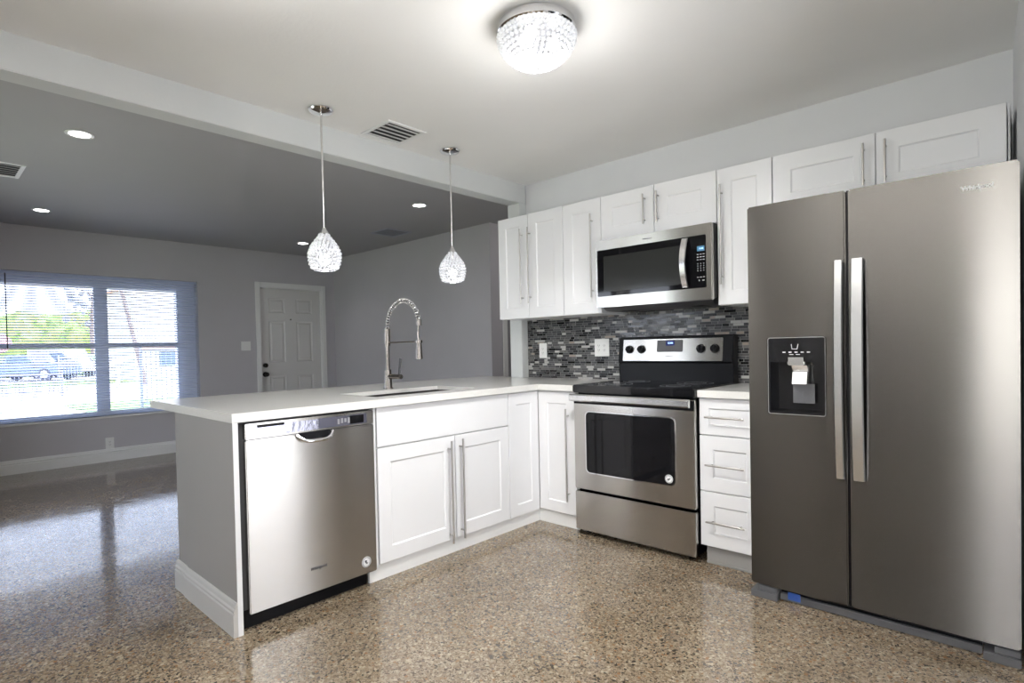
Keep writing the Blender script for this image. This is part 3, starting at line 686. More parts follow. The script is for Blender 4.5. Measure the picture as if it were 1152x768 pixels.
bgd = MB(); bgd.prism([(0.515, 0.905), (0.515, 1.035), (0.500, 1.045), (0.520, 1.203), (0.535, 1.210), (0.590, 1.210), (0.590, 0.905)], 'x', RX0 - 0.010, RX1 - 0.004, 0.004)
bg_ = finish('backguard', bgd, 'black', rg)
sl = (0.520 - 0.500) / (1.203 - 1.045)
def bgy(z): return 0.500 + sl * (z - 1.045)
bn = Vector((0, -1, sl)).normalized(); bu = Vector((0, sl, 1)).normalized()
def on_bg(mb, x0, x1, z0, z1, t, r=0.006):
    pts = rrect(x0, x1, z0, z1, r, 4); bm = mb.bm
    a = [bm.verts.new(Vector((x, bgy(z), z)) + bn * 0.0) for x, z in pts]; b = [bm.verts.new(Vector((x, bgy(z), z)) + bn * t) for x, z in pts]
    bm.faces.new(a[::-1]); bm.faces.new(b); n = len(pts)
    for i in range(n): bm.faces.new((a[i], a[(i + 1) % n], b[(i + 1) % n], b[i]))
m = MB(); on_bg(m, 0.345, 1.022, 1.050, 1.192, 0.002); cp = finish('control_panel', m, 'steel', bg_)
m = MB(); on_bg(m, 0.594, 0.770, 1.108, 1.184, 0.0035); finish('clock_panel', m, 'darkgrey', cp)
m = MB(); on_bg(m, 0.655, 0.715, 1.148, 1.180, 0.0045, 0.002); finish('clock_display', m, 'ledpanel', cp)
lettering('digits', '12:00', 0.022, Vector((0.685, bgy(1.164), 1.164)) + bn * 0.0048, bn, bu, 'led', cp, width=0.034)
lettering('lettering', 'Whirlpool', 0.014, Vector((0.678, bgy(1.080), 1.080)) + bn * 0.0022, bn, bu, 'greyprint', cp, shear=0.25, width=0.050)
for x in (0.395, 0.483, 0.888, 0.975):
    c = Vector((x, bgy(1.126), 1.126)); m = MB(); m.cyl(c + bn * 0.001, c + bn * 0.007, 0.0275, 28); m.cone(c + bn * 0.007, c + bn * 0.028, 0.0235, 0.020, 28)
    q = c + bn * 0.031; m.box(q.x - 0.0045, q.x + 0.0045, q.y - 0.006, q.y + 0.006, q.z - 0.021, q.z + 0.021, 0.002); finish('knob', m, 'black', cp)

# ------------------------------------------------------------------ upper cabinets
UY, UB, UT = 0.2912, 1.3712, 2.1331
def upper(label, x0, x1, z0, z1, body=True):
    c = thing('wall_cabinet', label, 'cabinet', ((x0 + x1) / 2, 0.45, z0))
    m = MB(); m.box(x0 + 0.001, x1 - 0.001, UY + 0.0198, D - 0.001 - (0.009 if z0 < 1.5 else 0), z0, z1, 0.001); finish('body', m, 'cab', c); return c
c = upper('white double door wall cabinet beside the ceiling beam, leftmost over the backsplash', -0.601, 0.0105, UB, UT)
d = shaker(c, 'y', UY, -0.601, -0.306, UB, UT); bar_handle(d, 'y', UY, -0.357, 1.477, -0.357, 2.029, r=0.005)
d = shaker(c, 'y', UY, -0.304, 0.0105, UB, UT); bar_handle(d, 'y', UY, -0.283, 1.478, -0.283, 2.031, r=0.005)
c = upper('narrow white single door wall cabinet left of the microwave', 0.0125, 0.3205, UB, UT)
d = shaker(c, 'y', UY, 0.0125, 0.3205, UB, UT); bar_handle(d, 'y', UY, 0.258, 1.478, 0.258, 2.031, r=0.005)
c = upper('low white double door wall cabinet directly above the microwave', 0.3225, 1.083, 1.838, UT)
d = shaker(c, 'y', UY, 0.3225, 0.700, 1.838, UT, 0.085); bar_handle(d, 'y', UY, 0.643, 1.899, 0.643, 2.083, r=0.005)
d = shaker(c, 'y', UY, 0.702, 1.083, 1.838, UT, 0.085); bar_handle(d, 'y', UY, 0.731, 1.898, 0.731, 2.084, r=0.005)
c = upper('narrow white single door wall cabinet between microwave and fridge', 1.085, 1.3765, UB, UT)
d = shaker(c, 'y', UY, 1.085, 1.3765, UB, UT); bar_handle(d, 'y', UY, 1.114, 1.485, 1.114, 2.040, r=0.005)
c = upper('low white double door wall cabinet above the fridge', 1.3785, 2.290, 1.838, UT)
d = shaker(c, 'y', UY, 1.3785, 1.833, 1.838, UT, 0.085); bar_handle(d, 'y', UY, 1.788, 1.890, 1.788, 2.087, r=0.005)
d = shaker(c, 'y', UY, 1.835, 2.290, 1.838, UT, 0.085); bar_handle(d, 'y', UY, 1.874, 1.890, 1.874, 2.085, r=0.005)
m = MB(); m.box(2.292, 2.299, UY + 0.030, D - 0.002, 1.838, UT); single('filler_strip', m, 'cab', 'white filler strip between the cabinet above the fridge and the right wall', 'cabinet filler', loc=(2.30, 0.45, 1.838))

# ------------------------------------------------------------------ microwave
MX0, MX1, MF, MZ0, MZ1 = 0.322, 1.083, 0.218, 1.400, 1.832
mw = thing('microwave', 'stainless steel over-the-range microwave with black glass door', 'microwave', (0.70, 0.40, MZ0))
m = MB(); m.box(MX0, MX1, MF + 0.030, D - 0.010, MZ0 + 0.010, MZ1, 0.003); finish('body', m, 'black', mw)
m = MB(); m.prism([(MF + 0.035, 1.411), (MF + 0.09, 1.382), (0.56, 1.382), (0.58, 1.411)], 'x', MX0 + 0.02, MX1 - 0.02, 0.003); bt = finish('underside', m, 'darkgrey', mw)
for x in (0.42, 0.90):
    m = MB()
    for k in range(9): m.box(x + k * 0.008, x + 0.005 + k * 0.008, 0.36, 0.48, 1.3795, 1.3825)
    finish('vent_slots', m, 'black', bt)
m = MB(); m.box(MX0, MX1, MF, MF + 0.029, MZ0 + 0.002, MZ1 - 0.002, 0.004); df = finish('door', m, 'steel', mw)
m = MB(); m.prism(rrect(0.338, 1.050, 1.472, 1.768, 0.006), 'y', MF - 0.0015, MF + 0.001); finish('door_glass', m, 'blackgloss', df)
m = MB(); m.prism(rrect(0.385, 0.900, 1.500, 1.725, 0.004), 'y', MF - 0.0028, MF - 0.001); finish('viewing_window', m, 'mw_window', df)
pts = []
hm = MB(); bm = hm.bm; prev = None; n = 20
for k in range(n + 1):
    t = -1 + 2 * k / n; z = 1.620 + 0.140 * t; off = 0.012 + 0.040 * (1 - t * t); w = 0.019
    ring = [bm.verts.new((0.932 - w, MF - off + 0.004, z)), bm.verts.new((0.932 - w * 0.8, MF - off - 0.003, z)), bm.verts.new((0.932 + w * 0.8, MF - off - 0.003, z)), bm.verts.new((0.932 + w, MF - off + 0.004, z)), bm.verts.new((0.932 + w * 0.8, MF - off + 0.011, z)), bm.verts.new((0.932 - w * 0.8, MF - off + 0.011, z))]
    if prev:
        for q in range(6): bm.faces.new((prev[q], prev[(q + 1) % 6], ring[(q + 1) % 6], ring[q]))
    else: bm.faces.new(ring[::-1])
    prev = ring
bm.faces.new(prev)
for z in (1.492, 1.748): hm.box(0.920, 0.944, MF - 0.018, MF, z - 0.010, z + 0.010)
finish('handle', hm, 'steel_light', df)
m = MB(); m.box(1.000, 1.042, MF - 0.0025, MF - 0.001, 1.678, 1.706); finish('display', m, 'lcd', df)
lettering('digits', '12:00', 0.018, (1.024, MF - 0.003, 1.692), (0, -1, 0), (0, 0, 1), 'led', df, width=0.022)
for i, z in enumerate((1.660, 1.645, 1.630, 1.608, 1.595, 1.582, 1.569, 1.532)):
    for x in (1.003, 1.020, 1.037):
        w = 0.005 if i in (0, 1, 2, 7) else 0.0025
        m = MB(); m.box(x - w, x + w, MF - 0.0022, MF - 0.001, z - 0.0016, z + 0.0016); finish('key', m, 'whiteprint', df)
m = MB(); m.prism([(1.008, 1.508), (1.008, 1.520), (1.015, 1.514)], 'y', MF - 0.0022, MF - 0.001); finish('key', m, 'whiteprint', df)
m = MB(); m.box(1.028, 1.040, MF - 0.0022, MF - 0.001, 1.511, 1.516); finish('key', m, 'whiteprint', df)
lettering('lettering', 'Whirlpool', 0.014, (0.690, MF - 0.0004, 1.797), (0, -1, 0), (0, 0, 1), 'greyprint', df, shear=0.25, width=0.060)

# ------------------------------------------------------------------ fridge
FY0 = -0.2284; GX0, GX1, GS0, GS1 = 1.428, 2.333, 1.814, 1.823; GZ0, GZ1 = 0.060, 1.771
fr = thing('refrigerator', 'tall stainless steel side-by-side refrigerator with ice and water dispenser', 'refrigerator', (1.88, 0.15, 0))
m = MB(); m.box(GX0 + 0.004, 2.296, FY0 + 0.070, 0.58, 0.025, 1.752, 0.004); finish('body', m, 'darkgrey', fr)
for x0, x1 in ((GX0 + 0.02, GX0 + 0.11), (2.20, 2.29)):
    m = MB(); m.box(x0, x1, FY0 + 0.03, FY0 + 0.14, 1.753, 1.778, 0.006); finish('hinge_cover', m, 'darkgrey', fr)
u0_, u1_, v0_, v1_ = 1.514, 1.736, 0.844, 1.175
# left door with a real recess for the dispenser
m = MB(); bm = m.bm; y = FY0; yb = FY0 + 0.062; ru0, ru1, rv0, rv1 = 1.522, 1.728, 0.855, 1.070
m.box(GX0, u0_, y, yb, GZ0, GZ1, 0.006); m.box(u1_, GS0, y, yb, GZ0, GZ1, 0.006)
m.box(u0_ - 0.008, u1_ + 0.008, y + 0.0001, yb, v1_, GZ1 - 0.0005); m.box(u0_ - 0.008, u1_ + 0.008, y + 0.0001, yb, GZ0 + 0.0005, v0_)
ld = finish('freezer_door', m, 'steel_dark', fr)
m = MB(); m.box(GS1, GX1, FY0, yb, GZ0, GZ1, 0.006); rd = finish('fridge_door', m, 'steel_dark', fr)
m = MB(); m.box(GS0, GS1, FY0 + 0.02, yb, GZ0, GZ1); finish('gasket', m, 'black', fr)
# dispenser
m = MB(); m.box(u0_, u1_, y - 0.002, y + 0.02, 1.070, v1_, 0.002); m.box(u0_, ru0, y - 0.002, yb, v0_, 1.070); m.box(ru1, u1_, y - 0.002, yb, v0_, 1.070); m.box(ru0, ru1, y - 0.002, yb, v0_, rv0)
m.box(ru0, ru1, y + 0.055, yb, rv0, 1.070); m.box(u0_, u1_, y + 0.02, yb, 1.070, v1_)
ds = finish('dispenser', m, 'blackgloss', ld)
m = MB(); pr = rrect(u0_ - 0.003, u1_ + 0.003, v0_ - 0.003, v1_ + 0.003, 0.01); pi = rrect(u0_, u1_, v0_, v1_, 0.008); bm = m.bm
A = [bm.verts.new((u, y - 0.0025, v)) for u, v in pr]; B = [bm.verts.new((u, y - 0.0025, v)) for u, v in pi]; A2 = [bm.verts.new((u, y + 0.001, v)) for u, v in pr]; B2 = [bm.verts.new((u, y + 0.001, v)) for u, v in pi]; n = len(A)
for i in range(n):
    j = (i + 1) % n; bm.faces.new((A[i], A[j], B[j], B[i])); bm.faces.new((A[i], A2[i], A2[j], A[j])); bm.faces.new((B[i], B[j], B2[j], B2[i])); bm.faces.new((A2[i], B2[i], B2[j], A2[j]))
finish('dispenser_trim', m, 'chrome', ld)
m = MB(); m.box(1.592, 1.660, y - 0.006, y + 0.03, 1.056, 1.095, 0.004); m.prism([(y + 0.00, 1.056), (y + 0.045, 1.056), (y + 0.045, 1.030), (y + 0.02, 1.030)], 'x', 1.607, 1.668)
m.prism([(y + 0.012, 1.028), (y + 0.040, 1.030), (y + 0.034, 0.975), (y - 0.002, 0.975)], 'x', 1.608, 1.666, 0.001); finish('spout', m, 'steel_light', ds)
m = MB(); m.box(1.604, 1.690, y + 0.030, y + 0.034, 0.890, 0.975, 0.001); finish('ice_paddle', m, 'darkgrey', ds)
m = MB(); m.tube([(1.608, y - 0.0025, 1.148), (1.611, y - 0.0025, 1.127), (1.631, y - 0.0025, 1.127), (1.635, y - 0.0025, 1.148)], 0.0012, 6)
for k in range(5): m.box(1.573 + k * 0.024, 1.585 + k * 0.024, y - 0.0028, y - 0.0018, 1.111, 1.115)
m.box(1.600, 1.616, y - 0.0028, y - 0.0018, 1.102, 1.104); m.box(1.626, 1.642, y - 0.0028, y - 0.0018, 1.102, 1.104)
finish('dispenser_icons', m, 'whiteprint', ds)
def fridge_handle(x0, x1, parent):
    hm = MB(); bm = hm.bm; n = 28; prev = None; z0, z1 = 0.594, 1.486
    for k in range(n + 1):
        t = -1 + 2 * k / n; z = (z0 + z1) / 2 + (z1 - z0) / 2 * t; off = 0.034 + 0.024 * (1 - t * t)
        yy = FY0 - off
        ring = [bm.verts.new(p) for p in ((x0, yy + 0.006, z), (x0 + 0.004, yy, z), (x1 - 0.004, yy, z), (x1, yy + 0.006, z), (x1 - 0.004, yy + 0.016, z), (x0 + 0.004, yy + 0.016, z))]
        if prev:
            for q in range(6): bm.faces.new((prev[q], prev[(q + 1) % 6], ring[(q + 1) % 6], ring[q]))
        else: bm.faces.new(ring[::-1])
        prev = ring
    bm.faces.new(prev)
    for z in (z0 + 0.02, z1 - 0.02): hm.box(x0 + 0.008, x1 - 0.008, FY0 - 0.034, FY0 + 0.001, z - 0.02, z + 0.02)
    finish('handle', hm, 'steel_light', parent)
fridge_handle(1.778, 1.810, ld); fridge_handle(1.838, 1.881, rd)
lettering('lettering', 'Whirlpool', 0.03, (2.222, FY0 - 0.0006, 1.697), (0, -1, 0), (0, 0, 1), 'whiteprint', rd, width=0.090, bold=0.0014)
m = MB(); m.box(1.542, 2.228, FY0 + 0.045, FY0 + 0.075, 0.010, 0.050, 0.004); gr = finish('base_grille', m, 'black', fr)
m = MB(); m.box(1.542, 2.228, FY0 + 0.028, FY0 + 0.045, 0.002, 0.034, 0.003); finish('grille_lip', m, 'darkgrey', gr)
for x0, x1 in ((GX0, 1.540), (2.232, GX1)):
    m = MB(); m.box(x0, x1, FY0 - 0.008, FY0 + 0.10, 0.0, 0.032, 0.003); m.box(x0 + 0.03, x1 - 0.002, FY0 + 0.004, FY0 + 0.09, 0.032, 0.055, 0.002); finish('foot_cover', m, 'darkgrey', fr)
m = MB(); m.box(1.575, 1.625, FY0 + 0.0265, FY0 + 0.0285, 0.012, 0.045); o = finish('tape', m, 'blue_tape', fr); o['label'] = 'piece of blue tape'

# ------------------------------------------------------------------ wall plates
def plate(c, w, h, face, label, cat, kindp):
    """face 'y' looks to -y, 'x' looks to +x"""
    t = thing('wall_plate' if kindp == 'switch' else 'power_outlet', label, cat, c)
    m = MB(); fbox(m, face, (c[0] if face == 'y' else c[1]) - w / 2, (c[0] if face == 'y' else c[1]) + w / 2, c[2] - h / 2, c[2] + h / 2, 0.0, 0.006, 0.002, c[1] if face == 'y' else c[0]); finish('plate', m, 'white_plastic', t)
    b = c[1] if face == 'y' else c[0]; u = c[0] if face == 'y' else c[1]
    n = 2 if w > 0.1 else 1
    for i in range(n):
        uu = u + (i - (n - 1) / 2) * 0.046
        m = MB(); fbox(m, face, uu - 0.0165, uu + 0.0165, c[2] - 0.033, c[2] + 0.033, 0.006, 0.0078, 0.001, b)
        if kindp == 'switch': finish('rocker', m, 'white_plastic', t)
        else:
            s = finish('socket', m, 'white_plastic', t); m = MB()
            for zz in (-0.016, 0.016):
                for du in (-0.006, 0.006): fbox(m, face, uu + du - 0.0012, uu + du + 0.0012, c[2] + zz - 0.005, c[2] + zz + 0.005, 0.0077, 0.0081, 0, b)
                fbox(m, face, uu - 0.002, uu + 0.002, c[2] + zz - 0.012, c[2] + zz - 0.008, 0.0077, 0.0081, 0, b)
            finish('slots', m, 'darkgrey', s)
    return t
plate((-0.436, D - 0.009, 1.127), 0.075, 0.118, 'y', 'white single socket plate on the mosaic backsplash near the pilaster', 'outlet', 'outlet')
plate((0.108, D - 0.009, 1.143), 0.122, 0.126, 'y', 'white double socket plate on the mosaic backsplash left of the range', 'outlet', 'outlet')
plate((WX, 0.150, 1.245), 0.122, 0.118, 'x', 'white double light switch plate on the grey wall beside the front door', 'light switch', 'switch')
plate((WX, -1.365, 0.200), 0.080, 0.122, 'x', 'white socket plate low on the grey wall under the window', 'outlet', 'outlet')

# ------------------------------------------------------------------ pendants
def crystals(mb, prof, c, bead, sq=(1, 1, 1)):
    """staggered rings of faceted beads following a profile of (r, z)"""
    pts = [Vector((r, 0, z)) for r, z in prof]; L = [0]
    for a, b in zip(pts, pts[1:]): L.append(L[-1] + (b - a).length)
    s = bead; row = 0
    while s < L[-1]:
        j = max(i for i in range(len(L) - 1) if L[i] <= s); p = pts[j].lerp(pts[j + 1], (s - L[j]) / (L[j + 1] - L[j]))
        n = max(5, int(round(2 * PI * p.x / (bead * 2.15))))
        for k in range(n):
            a = 2 * PI * (k + 0.5 * (row % 2)) / n
            mb.ball((c[0] + p.x * math.cos(a), c[1] + p.x * math.sin(a), c[2] + p.z), bead, 1, sq)
        s += bead * 1.95; row += 1
SH = [(0.020, 0.0), (0.030, -0.018), (0.052, -0.045), (0.072, -0.075), (0.082, -0.105), (0.083, -0.132), (0.077, -0.162), (0.066, -0.188), (0.060, -0.196)]
def make_pendant(loc):
    x, y, z = loc
    t = thing('pendant_lamp', 'x', 'pendant light', loc, 'crystal pendants over the peninsula')
    m = MB(); m.lathe([(0, 0), (0.062, 0), (0.066, -0.006), (0.060, -0.014), (0.040, -0.020), (0.012, -0.024), (0, -0.024)], loc, 36); finish('canopy', m, 'chrome', t)
    m = MB(); m.cyl((x, y, z - 0.02), (x, y, 1.815), 0.0055, 12); m.cyl((x, y, 2.14), (x, y, 2.155), 0.007, 12); finish('rod', m, 'steel_light', t)
    m = MB(); m.lathe([(0, 0.035), (0.012, 0.033), (0.016, 0.02), (0.022, 0.012), (0.024, 0.0), (0.0, -0.002)], (x, y, 1.795), 24); finish('cap', m, 'chrome', t)
    m = MB()
    for i in range(2, len(SH)): m.lathe([(SH[i][0] - 0.002, SH[i][1]), (SH[i][0] - 0.002, SH[i][1] + 0.0025), (SH[i][0], SH[i][1] + 0.0025), (SH[i][0], SH[i][1])], (x, y, 1.795), 28)
    sh = finish('shade_frame', m, 'chrome', t)
    m = MB(); crystals(m, SH, (x, y, 1.795), 0.0098); finish('crystal_shade', m, 'crystal_small', t, smooth=False)
    m = MB(); m.ball((x, y, 1.658), 0.030, 3, (1, 1, 1.1)); finish('bulb', m, 'bulb', t)
    m = MB(); m.cyl((x, y, 1.685), (x, y, 1.79), 0.013, 14); finish('socket', m, 'steel_light', t)
    return t
p1 = make_pendant((-0.404, -1.304, HK))
p2 = copy_tree(p1); p2.location = (-0.401, -0.373, HK)
p1['label'] = 'crystal pendant lamp nearer the living room window, left of the faucet'
p2['label'] = 'crystal pendant lamp nearer the wall cabinets, right of the faucet'
for x, y in ((-0.404, -1.304), (-0.401, -0.373)): lamp('pendant_glow', 'POINT', (x, y, 1.57), 1.2, (1, 0.97, 0.93), shadow_soft_size=0.05)

# flush ceiling light
CX, CY = 0.915, -1.085
cl = thing('ceiling_lamp', 'round flush ceiling lamp with a crystal bead bowl and chrome rim', 'ceiling light', (CX, CY, HK))
m = MB(); m.lathe([(0, 0), (0.150, 0), (0.158, -0.006), (0.160, -0.036), (0.154, -0.042), (0.0, -0.042)], (CX, CY, HK), 64); finish('rim', m, 'chrome', cl)
m = MB(); BW = [(0.156, -0.044)] + [(0.156 * math.cos(a), -0.048 - 0.118 * math.sin(a)) for a in [math.radians(6 * k) for k in range(1, 15)]]
crystals(m, BW, (CX, CY, HK), 0.0098); finish('crystal_bowl', m, 'crystal', cl, smooth=False)
m = MB(); m.lathe([(0, 0.012), (0.016, 0.010), (0.018, 0.004), (0.008, -0.002), (0.006, -0.012), (0.0, -0.020)], (CX, CY, HK - 0.172), 24); m.cyl((CX, CY, HK - 0.05), (CX, CY, HK - 0.165), 0.003, 8); finish('finial', m, 'chrome', cl)
for dx, dy in ((0.06, 0.035), (-0.06, 0.035), (0, -0.07)):
    m = MB(); m.ball((CX + dx, CY + dy, HK - 0.090), 0.026, 3); finish('bulb', m, 'bulb', cl)
lamp('ceiling_lamp_glow', 'POINT', (CX, CY, HK - 0.25), 6.5, (1, 0.99, 0.975), shadow_soft_size=0.12)
lamp('ceiling_lamp_downlight', 'SPOT', (CX, CY, HK - 0.21), 95, (1, 0.99, 0.97), aim=(0, 0, -1), spot_size=math.radians(165), spot_blend=1.0, shadow_soft_size=0.12)

# recessed lights
def recessed(x, y, label):
    t = thing('recessed_light', label, 'recessed light', (x, y, HL), 'recessed lights in the living room ceiling')
    m = MB(); m.lathe([(0.055, 0), (0.072, 0), (0.075, -0.004), (0.071, -0.007), (0.055, -0.005), (0.055, 0)], (x, y, HL), 40); finish('trim_ring', m, 'trim', t)
    m = MB(); m.lathe([(0, -0.0025), (0.054, -0.0025), (0.055, 0), (0, 0)], (x, y, HL), 40); finish('diffuser', m, 'lampdisc', t)
    return t
r0_ = recessed(-1.740, -2.135, 'round recessed ceiling light nearest the beam on the left, the largest in view')
for x, y, lb in ((-4.095, -2.005, 'round recessed ceiling light above the left end of the window'), (-4.095, 0.525, 'round recessed ceiling light near the front door beside the left pendant'), (-1.715, 0.430, 'round recessed ceiling light between the two pendants')):
    c = copy_tree(r0_); c.location = (x, y, HL); c['label'] = lb
for x, y in ((-1.74, -2.135), (-4.095, -2.005), (-4.095, 0.525), (-1.715, 0.43)):
    lamp('recessed_glow', 'SPOT', (x, y, HL - 0.012), 6, (1, 0.97, 0.95), aim=(0, 0, -1), spot_size=math.radians(130), spot_blend=0.8, shadow_soft_size=0.05)

lamp('hall_added_fill', 'POINT', (-0.9, 2.5, 2.30), 9, (1, 0.97, 0.93), shadow_soft_size=0.1)  # added unseen fill to lift the dark hall, no fixture modelled

# ------------------------------------------------------------------ ceiling vents
def vent(x0, x1, y0, y1, z, n, along, label, slat='trim', frame='trim', bw=0.026):
    t = thing('ceiling_vent', label, 'vent', ((x0 + x1) / 2, (y0 + y1) / 2, z))
    m = MB(); h = 0.007
    m.box(x0, x1, y0, y0 + bw, z - h, z, 0.002); m.box(x0, x1, y1 - bw, y1, z - h, z, 0.002); m.box(x0, x0 + bw, y0 + bw, y1 - bw, z - h, z, 0.002); m.box(x1 - bw, x1, y0 + bw, y1 - bw, z - h, z, 0.002)
    finish('frame', m, frame, t)
    m = MB(); m.box(x0 + bw, x1 - bw, y0 + bw, y1 - bw, z - 0.0012, z); finish('backing', m, 'vent_dark', t)
    a0, a1 = (x0 + bw, x1 - bw) if along == 'y' else (y0 + bw, y1 - bw); st = (a1 - a0) / n
    wf, dz = (0.46, 0.004) if slat == 'vent_blue' else (0.44, 0.011)
    for k in range(n):
        c = a0 + (k + 0.5) * st; w = st * wf; m = MB()
        pr = [(c - w, z - 0.0015), (c - w + 0.0015, z - 0.0015), (c + w, z - dz), (c + w - 0.0015, z - dz)]
        if along == 'y': m.prism(pr, 'y', y0 + bw, y1 - bw)
        else: m.prism(pr, 'x', x0 + bw, x1 - bw)
        finish('slat', m, slat, t)
    return t
vent(-0.545, -0.262, -0.965, -0.680, HK, 5, 'y', 'white louvred vent in the kitchen ceiling between the pendants')
vent(-3.05, -2.665, -2.62, -2.275, HL, 6, 'y', 'white and dark louvred vent in the living room ceiling at the left edge')
vent(-3.06, -2.71, 0.79, 1.13, HL, 10, 'y', 'small dark grey vent in the living room ceiling near the far corner', slat='vent_blue', frame='vent_blue')

# ------------------------------------------------------------------ outdoors
GZ = -0.16
m = MB(); m.box(-80, -5.10, -40, 45, GZ - 0.3, GZ); struct('ground', m, 'concrete')
m = MB(); m.box(-34, -29, -40, 45, GZ, GZ + 0.012); m.box(-16.5, -12.5, 0.0, 40, GZ, GZ + 0.012); tag(finish('lawn_strip', m, 'grass'), 'thin strips of pale grass beyond the driveway', 'lawn', kind='structure')
m = MB(); m.box(-7.5, -5.10, -6, 4, GZ, -0.03); struct('porch_slab', m, 'concrete')
pr = thing('porch_roof', 'white porch roof and posts outside the living room window', 'porch', (-6.3, -1, GZ))
m = MB(); m.box(-7.6, -5.10, -6, 4, 2.32, 2.42); finish('roof_deck', m, 'porch', pr)
m = MB(); m.box(-7.45, -7.25, -6, 4, 2.125, 2.32); finish('beam', m, 'porch', pr)
m = MB(); m.box(-7.45, -7.25, 0.07, 0.42, -0.03, 2.125, 0.01); finish('post', m, 'porch', pr)
m = MB(); m.box(-7.45, -7.25, 3.6, 3.95, -0.03, 2.125, 0.01); finish('post', m, 'porch', pr)
m = MB(); m.box(3.5, 3.6, -3.0, 1.5, GZ, 2.55); m.box(2.75, 3.6, -3.0, 1.5, 2.50, 2.60); m.box(2.75, 3.5, -3.0, 1.5, GZ - 0.2, GZ); struct('wall_side_passage', m, 'paint_grey')  # added unseen wall and roof that keep sky light off the side door
m = MB(); m.box(-80, 10, -40, -4.6, GZ - 0.3, GZ); struct('ground_rear', m, 'grass')

def blob_tree(name, label, cx, cy, h, r, leafmat, seed, trunk_r=0.25, n=9, flat=0.75, cat='tree'):
    rnd = random.Random(seed); t = thing(name, label, cat, (cx, cy, GZ), None)
    m = MB(); m.tube([(cx, cy, GZ), (cx + 0.1, cy, GZ + h * 0.35), (cx, cy + 0.1, GZ + h * 0.6)], [trunk_r, trunk_r * 0.8, trunk_r * 0.5], 10); finish('trunk', m, 'bark', t)
    m = MB()
    for k in range(n):
        a = rnd.random() * 2 * PI; d = r * 0.62 * math.sqrt(rnd.random()); rr = r * (0.38 + 0.25 * rnd.random())
        m.ball((cx + d * math.cos(a), cy + d * math.sin(a), GZ + h - rr * flat - rnd.random() * h * 0.3), rr, 3, (1, 1, flat))
    for v in m.bm.verts: v.co += Vector((rnd.uniform(-1, 1), rnd.uniform(-1, 1), rnd.uniform(-1, 1))) * r * 0.05
    finish('crown', m, leafmat, t, smooth=False)
blob_tree('broad_tree', 'broad light green tree seen through the left half of the window', -60.8, 6.3, 5.4, 4.6, 'leaf', 1, n=14)
blob_tree('broad_tree', 'light green tree seen through the window beside the central mullion', -64, 14.6, 5.6, 3.4, 'leaf', 2, n=12)
blob_tree('blossom_tree', 'pinkish tree at the left edge of the window', -50.3, 0.9, 3.6, 1.6, 'leaf_pink', 3, n=8)
t = thing('sparse_tree', 'tall sparse grey tree rising above the green trees outside the window', 'tree', (-52.5, 7.7, GZ))
m = MB(); m.tube([(-52.5, 7.7, GZ), (-52.5, 7.6, 3.7), (-52.5, 7.8, 6.6)], [0.22, 0.15, 0.06], 8)
rnd = random.Random(5)
for k in range(10):
    z = 3.0 + 0.34 * k; a = rnd.random() * 2 * PI; m.tube([(-52.5, 7.7, z), (-52.5 + 1.1 * math.cos(a), 7.7 + 1.3 * math.sin(a), z + 0.6)], [0.05, 0.02], 5)
finish('trunk', m, 'bark', t)
m = MB()
for k in range(26): m.ball((-52.5 + rnd.uniform(-1.2, 1.2), 7.7 + rnd.uniform(-1.7, 1.7), rnd.uniform(3.6, 6.7)), rnd.uniform(0.12, 0.32), 1)
finish('crown', m, 'leaf_grey', t, smooth=False)
m = MB(); m.tube([(-26.0, 4.45, GZ), (-26.3, 4.28, 1.12), (-26.8, 3.82, 4.1), (-27.1, 3.55, 6.2)], [0.10, 0.09, 0.08, 0.07], 10)
single('palm_trunk', m, 'bark', 'thin leaning trunk seen through the upper right half of the window', 'trunk', loc=(-26.0, 4.45, GZ))
# hedge
m = MB(); rnd = random.Random(9)
for k in range(60):
    f = k / 59; m.ball((-45.4 + 2 * f, -0.6 + 9 * f, GZ + 0.65), 0.85, 2, (0.6, 0.5, 0.95))
for v in m.bm.verts:
    v.co += Vector((rnd.uniform(-1, 1), rnd.uniform(-1, 1), rnd.uniform(-1, 1))) * 0.09
    v.co.z = max(v.co.z, GZ)
single('hedge', m, 'leaf_hedge', 'long low green hedge at the far side of the driveway', 'hedge', loc=(-40, 4, GZ))
# neighbour house
nh = thing('neighbour_house', 'cream house with pinkish roof seen through the right half of the window', 'house', (-32, 8, GZ))
m = MB(); m.box(-36, -30.2, 5.1, 14, GZ, 4.6); finish('wall', m, 'stucco', nh)
m = MB(); m.prism([(4.7, 4.6), (14.4, 4.6), (9.5, 6.6)], 'x', -36.4, -29.8); finish('roof', m, 'rooftile', nh)
m = MB(); m.box(-30.2, -30.1, 5.4, 12, 1.35, 1.55); finish('ledge', m, 'rooftile', nh)
for yy in (6.2, 9.5): m = MB(); m.box(-30.2, -30.14, yy, yy + 1.2, 0.6, 1.3); finish('window', m, 'carglass', nh)
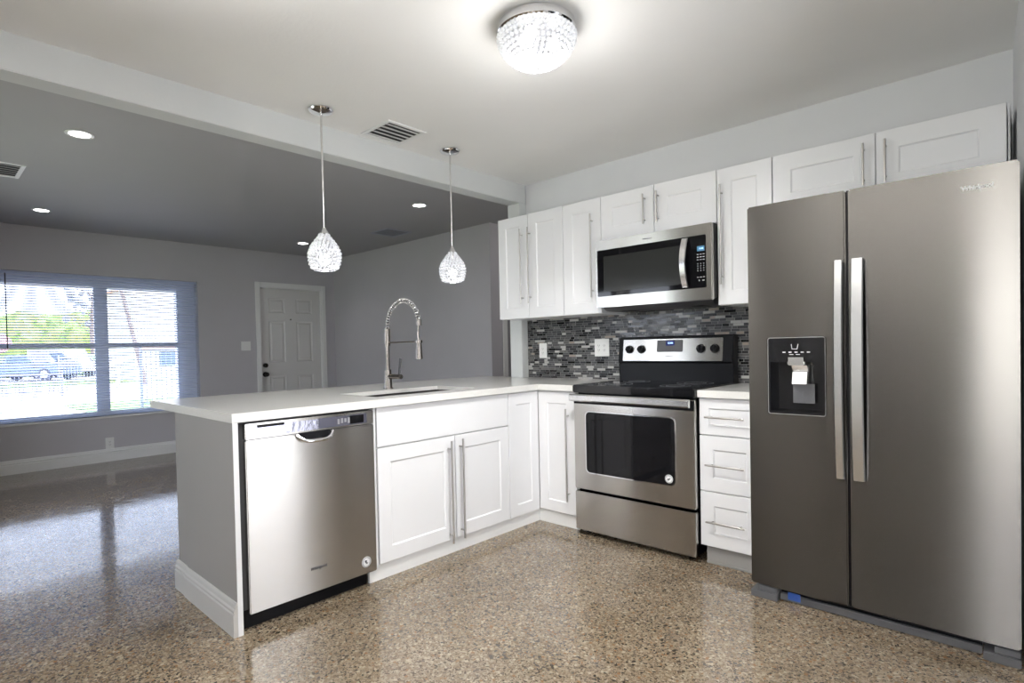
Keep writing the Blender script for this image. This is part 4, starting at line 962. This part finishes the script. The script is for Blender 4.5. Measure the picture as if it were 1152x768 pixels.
# low metal fence on the left, gate on the right
def railing(name, label, a, b, h, n, mt):
    t = thing(name, label, 'fence', (*((Vector(a) + Vector(b)) / 2).to_2d(), GZ)); A = Vector((*a, GZ)); B = Vector((*b, GZ)); U = Vector((0, 0, 1))
    m = MB(); m.tube([A + U * h, B + U * h], 0.022, 8); m.tube([A + U * 0.12, B + U * 0.12], 0.018, 8)
    for k in range(1, n): p = A.lerp(B, k / n); m.tube([p + U * 0.12, p + U * h], 0.011, 6)
    finish('rails', m, mt, t)
    for p in (A, B): m = MB(); m.tube([p, p + U * (h + 0.12)], 0.035, 8); finish('post', m, mt, t)
railing('metal_fence', 'low dark metal fence in front of the parked truck', (-22.6, -0.9), (-21.3, 0.75), 0.72, 16, 'iron')
railing('metal_gate', 'bluish metal gate by the driveway at the right of the window', (-13.6, 1.15), (-12.85, 1.95), 1.42, 9, 'iron')
railing('metal_fence', 'long pale metal fence in front of the hedge', (-34.0, 2.6), (-31.2, 4.75), 1.25, 20, 'porch')
m = MB(); m.tube([(-18.75, 1.80, GZ), (-18.75, 1.80, 0.85)], 0.05, 10); m.box(-18.95, -18.55, 1.68, 1.92, 0.85, 1.12, 0.03)
single('mailbox', m, 'carwhite', 'white mailbox on a post standing on the driveway', 'mailbox', loc=(-18.75, 1.8, GZ))

def vehicle(name, label, cat, pos, ang, prof, glassprof, paint, wheels, width=1.75):
    t = thing(name, label, cat, (*pos, GZ)); R = Matrix.Translation((*pos, GZ)) @ Matrix.Rotation(ang, 4, 'Z')
    m = MB(); m.prism(prof, 'y', -width / 2, width / 2, 0.05); m.xf(R); finish('body', m, paint, t)
    m = MB(); m.prism(glassprof, 'y', -width / 2 - 0.012, width / 2 + 0.012); m.xf(R); finish('side_windows', m, 'carglass', t)
    for wx in wheels:
        for s in (-1, 1):
            m = MB(); m.cyl((wx, s * (width / 2 - 0.2), 0.34), (wx, s * (width / 2 + 0.02), 0.34), 0.34, 20); m.xf(R); w = finish('wheel', m, 'tyre', t)
            m = MB(); m.cyl((wx, s * (width / 2 + 0.02), 0.34), (wx, s * (width / 2 + 0.035), 0.34), 0.22, 16); m.xf(R); finish('hubcap', m, 'carwhite', w)
truck = [(-2.3, 0.35), (2.3, 0.35), (2.35, 0.75), (2.2, 0.95), (1.0, 1.0), (0.45, 1.42), (-0.7, 1.42), (-0.85, 0.95), (-2.3, 0.95)]
vehicle('pickup_truck', 'blue grey pickup truck parked outside beyond the driveway', 'truck', (-38.6, 2.0), math.atan2(2.6, 2.8), truck, [(-0.6, 0.98), (0.88, 0.98), (0.42, 1.34), (-0.6, 1.34)], 'carblue', (-1.5, 1.5))
van = [(-1.6, 0.35), (1.6, 0.35), (1.65, 0.9), (1.1, 1.05), (0.7, 1.75), (-1.6, 1.75)]
vehicle('white_van', 'white van standing partly behind the pickup truck', 'van', (-40.9, 3.9), math.atan2(2.6, 2.8), van, [(-0.2, 1.1), (0.9, 1.1), (0.6, 1.55), (-0.2, 1.55)], 'carwhite', (-1.0, 1.0))
# garden behind the house (only seen as a reflection in the oven glass)
blob_tree('garden_bush', 'flowering garden bush outside the patio door behind the camera', -2.6, -8.0, 1.6, 1.3, 'leaf', 11, 0.08, 8, cat='bush')
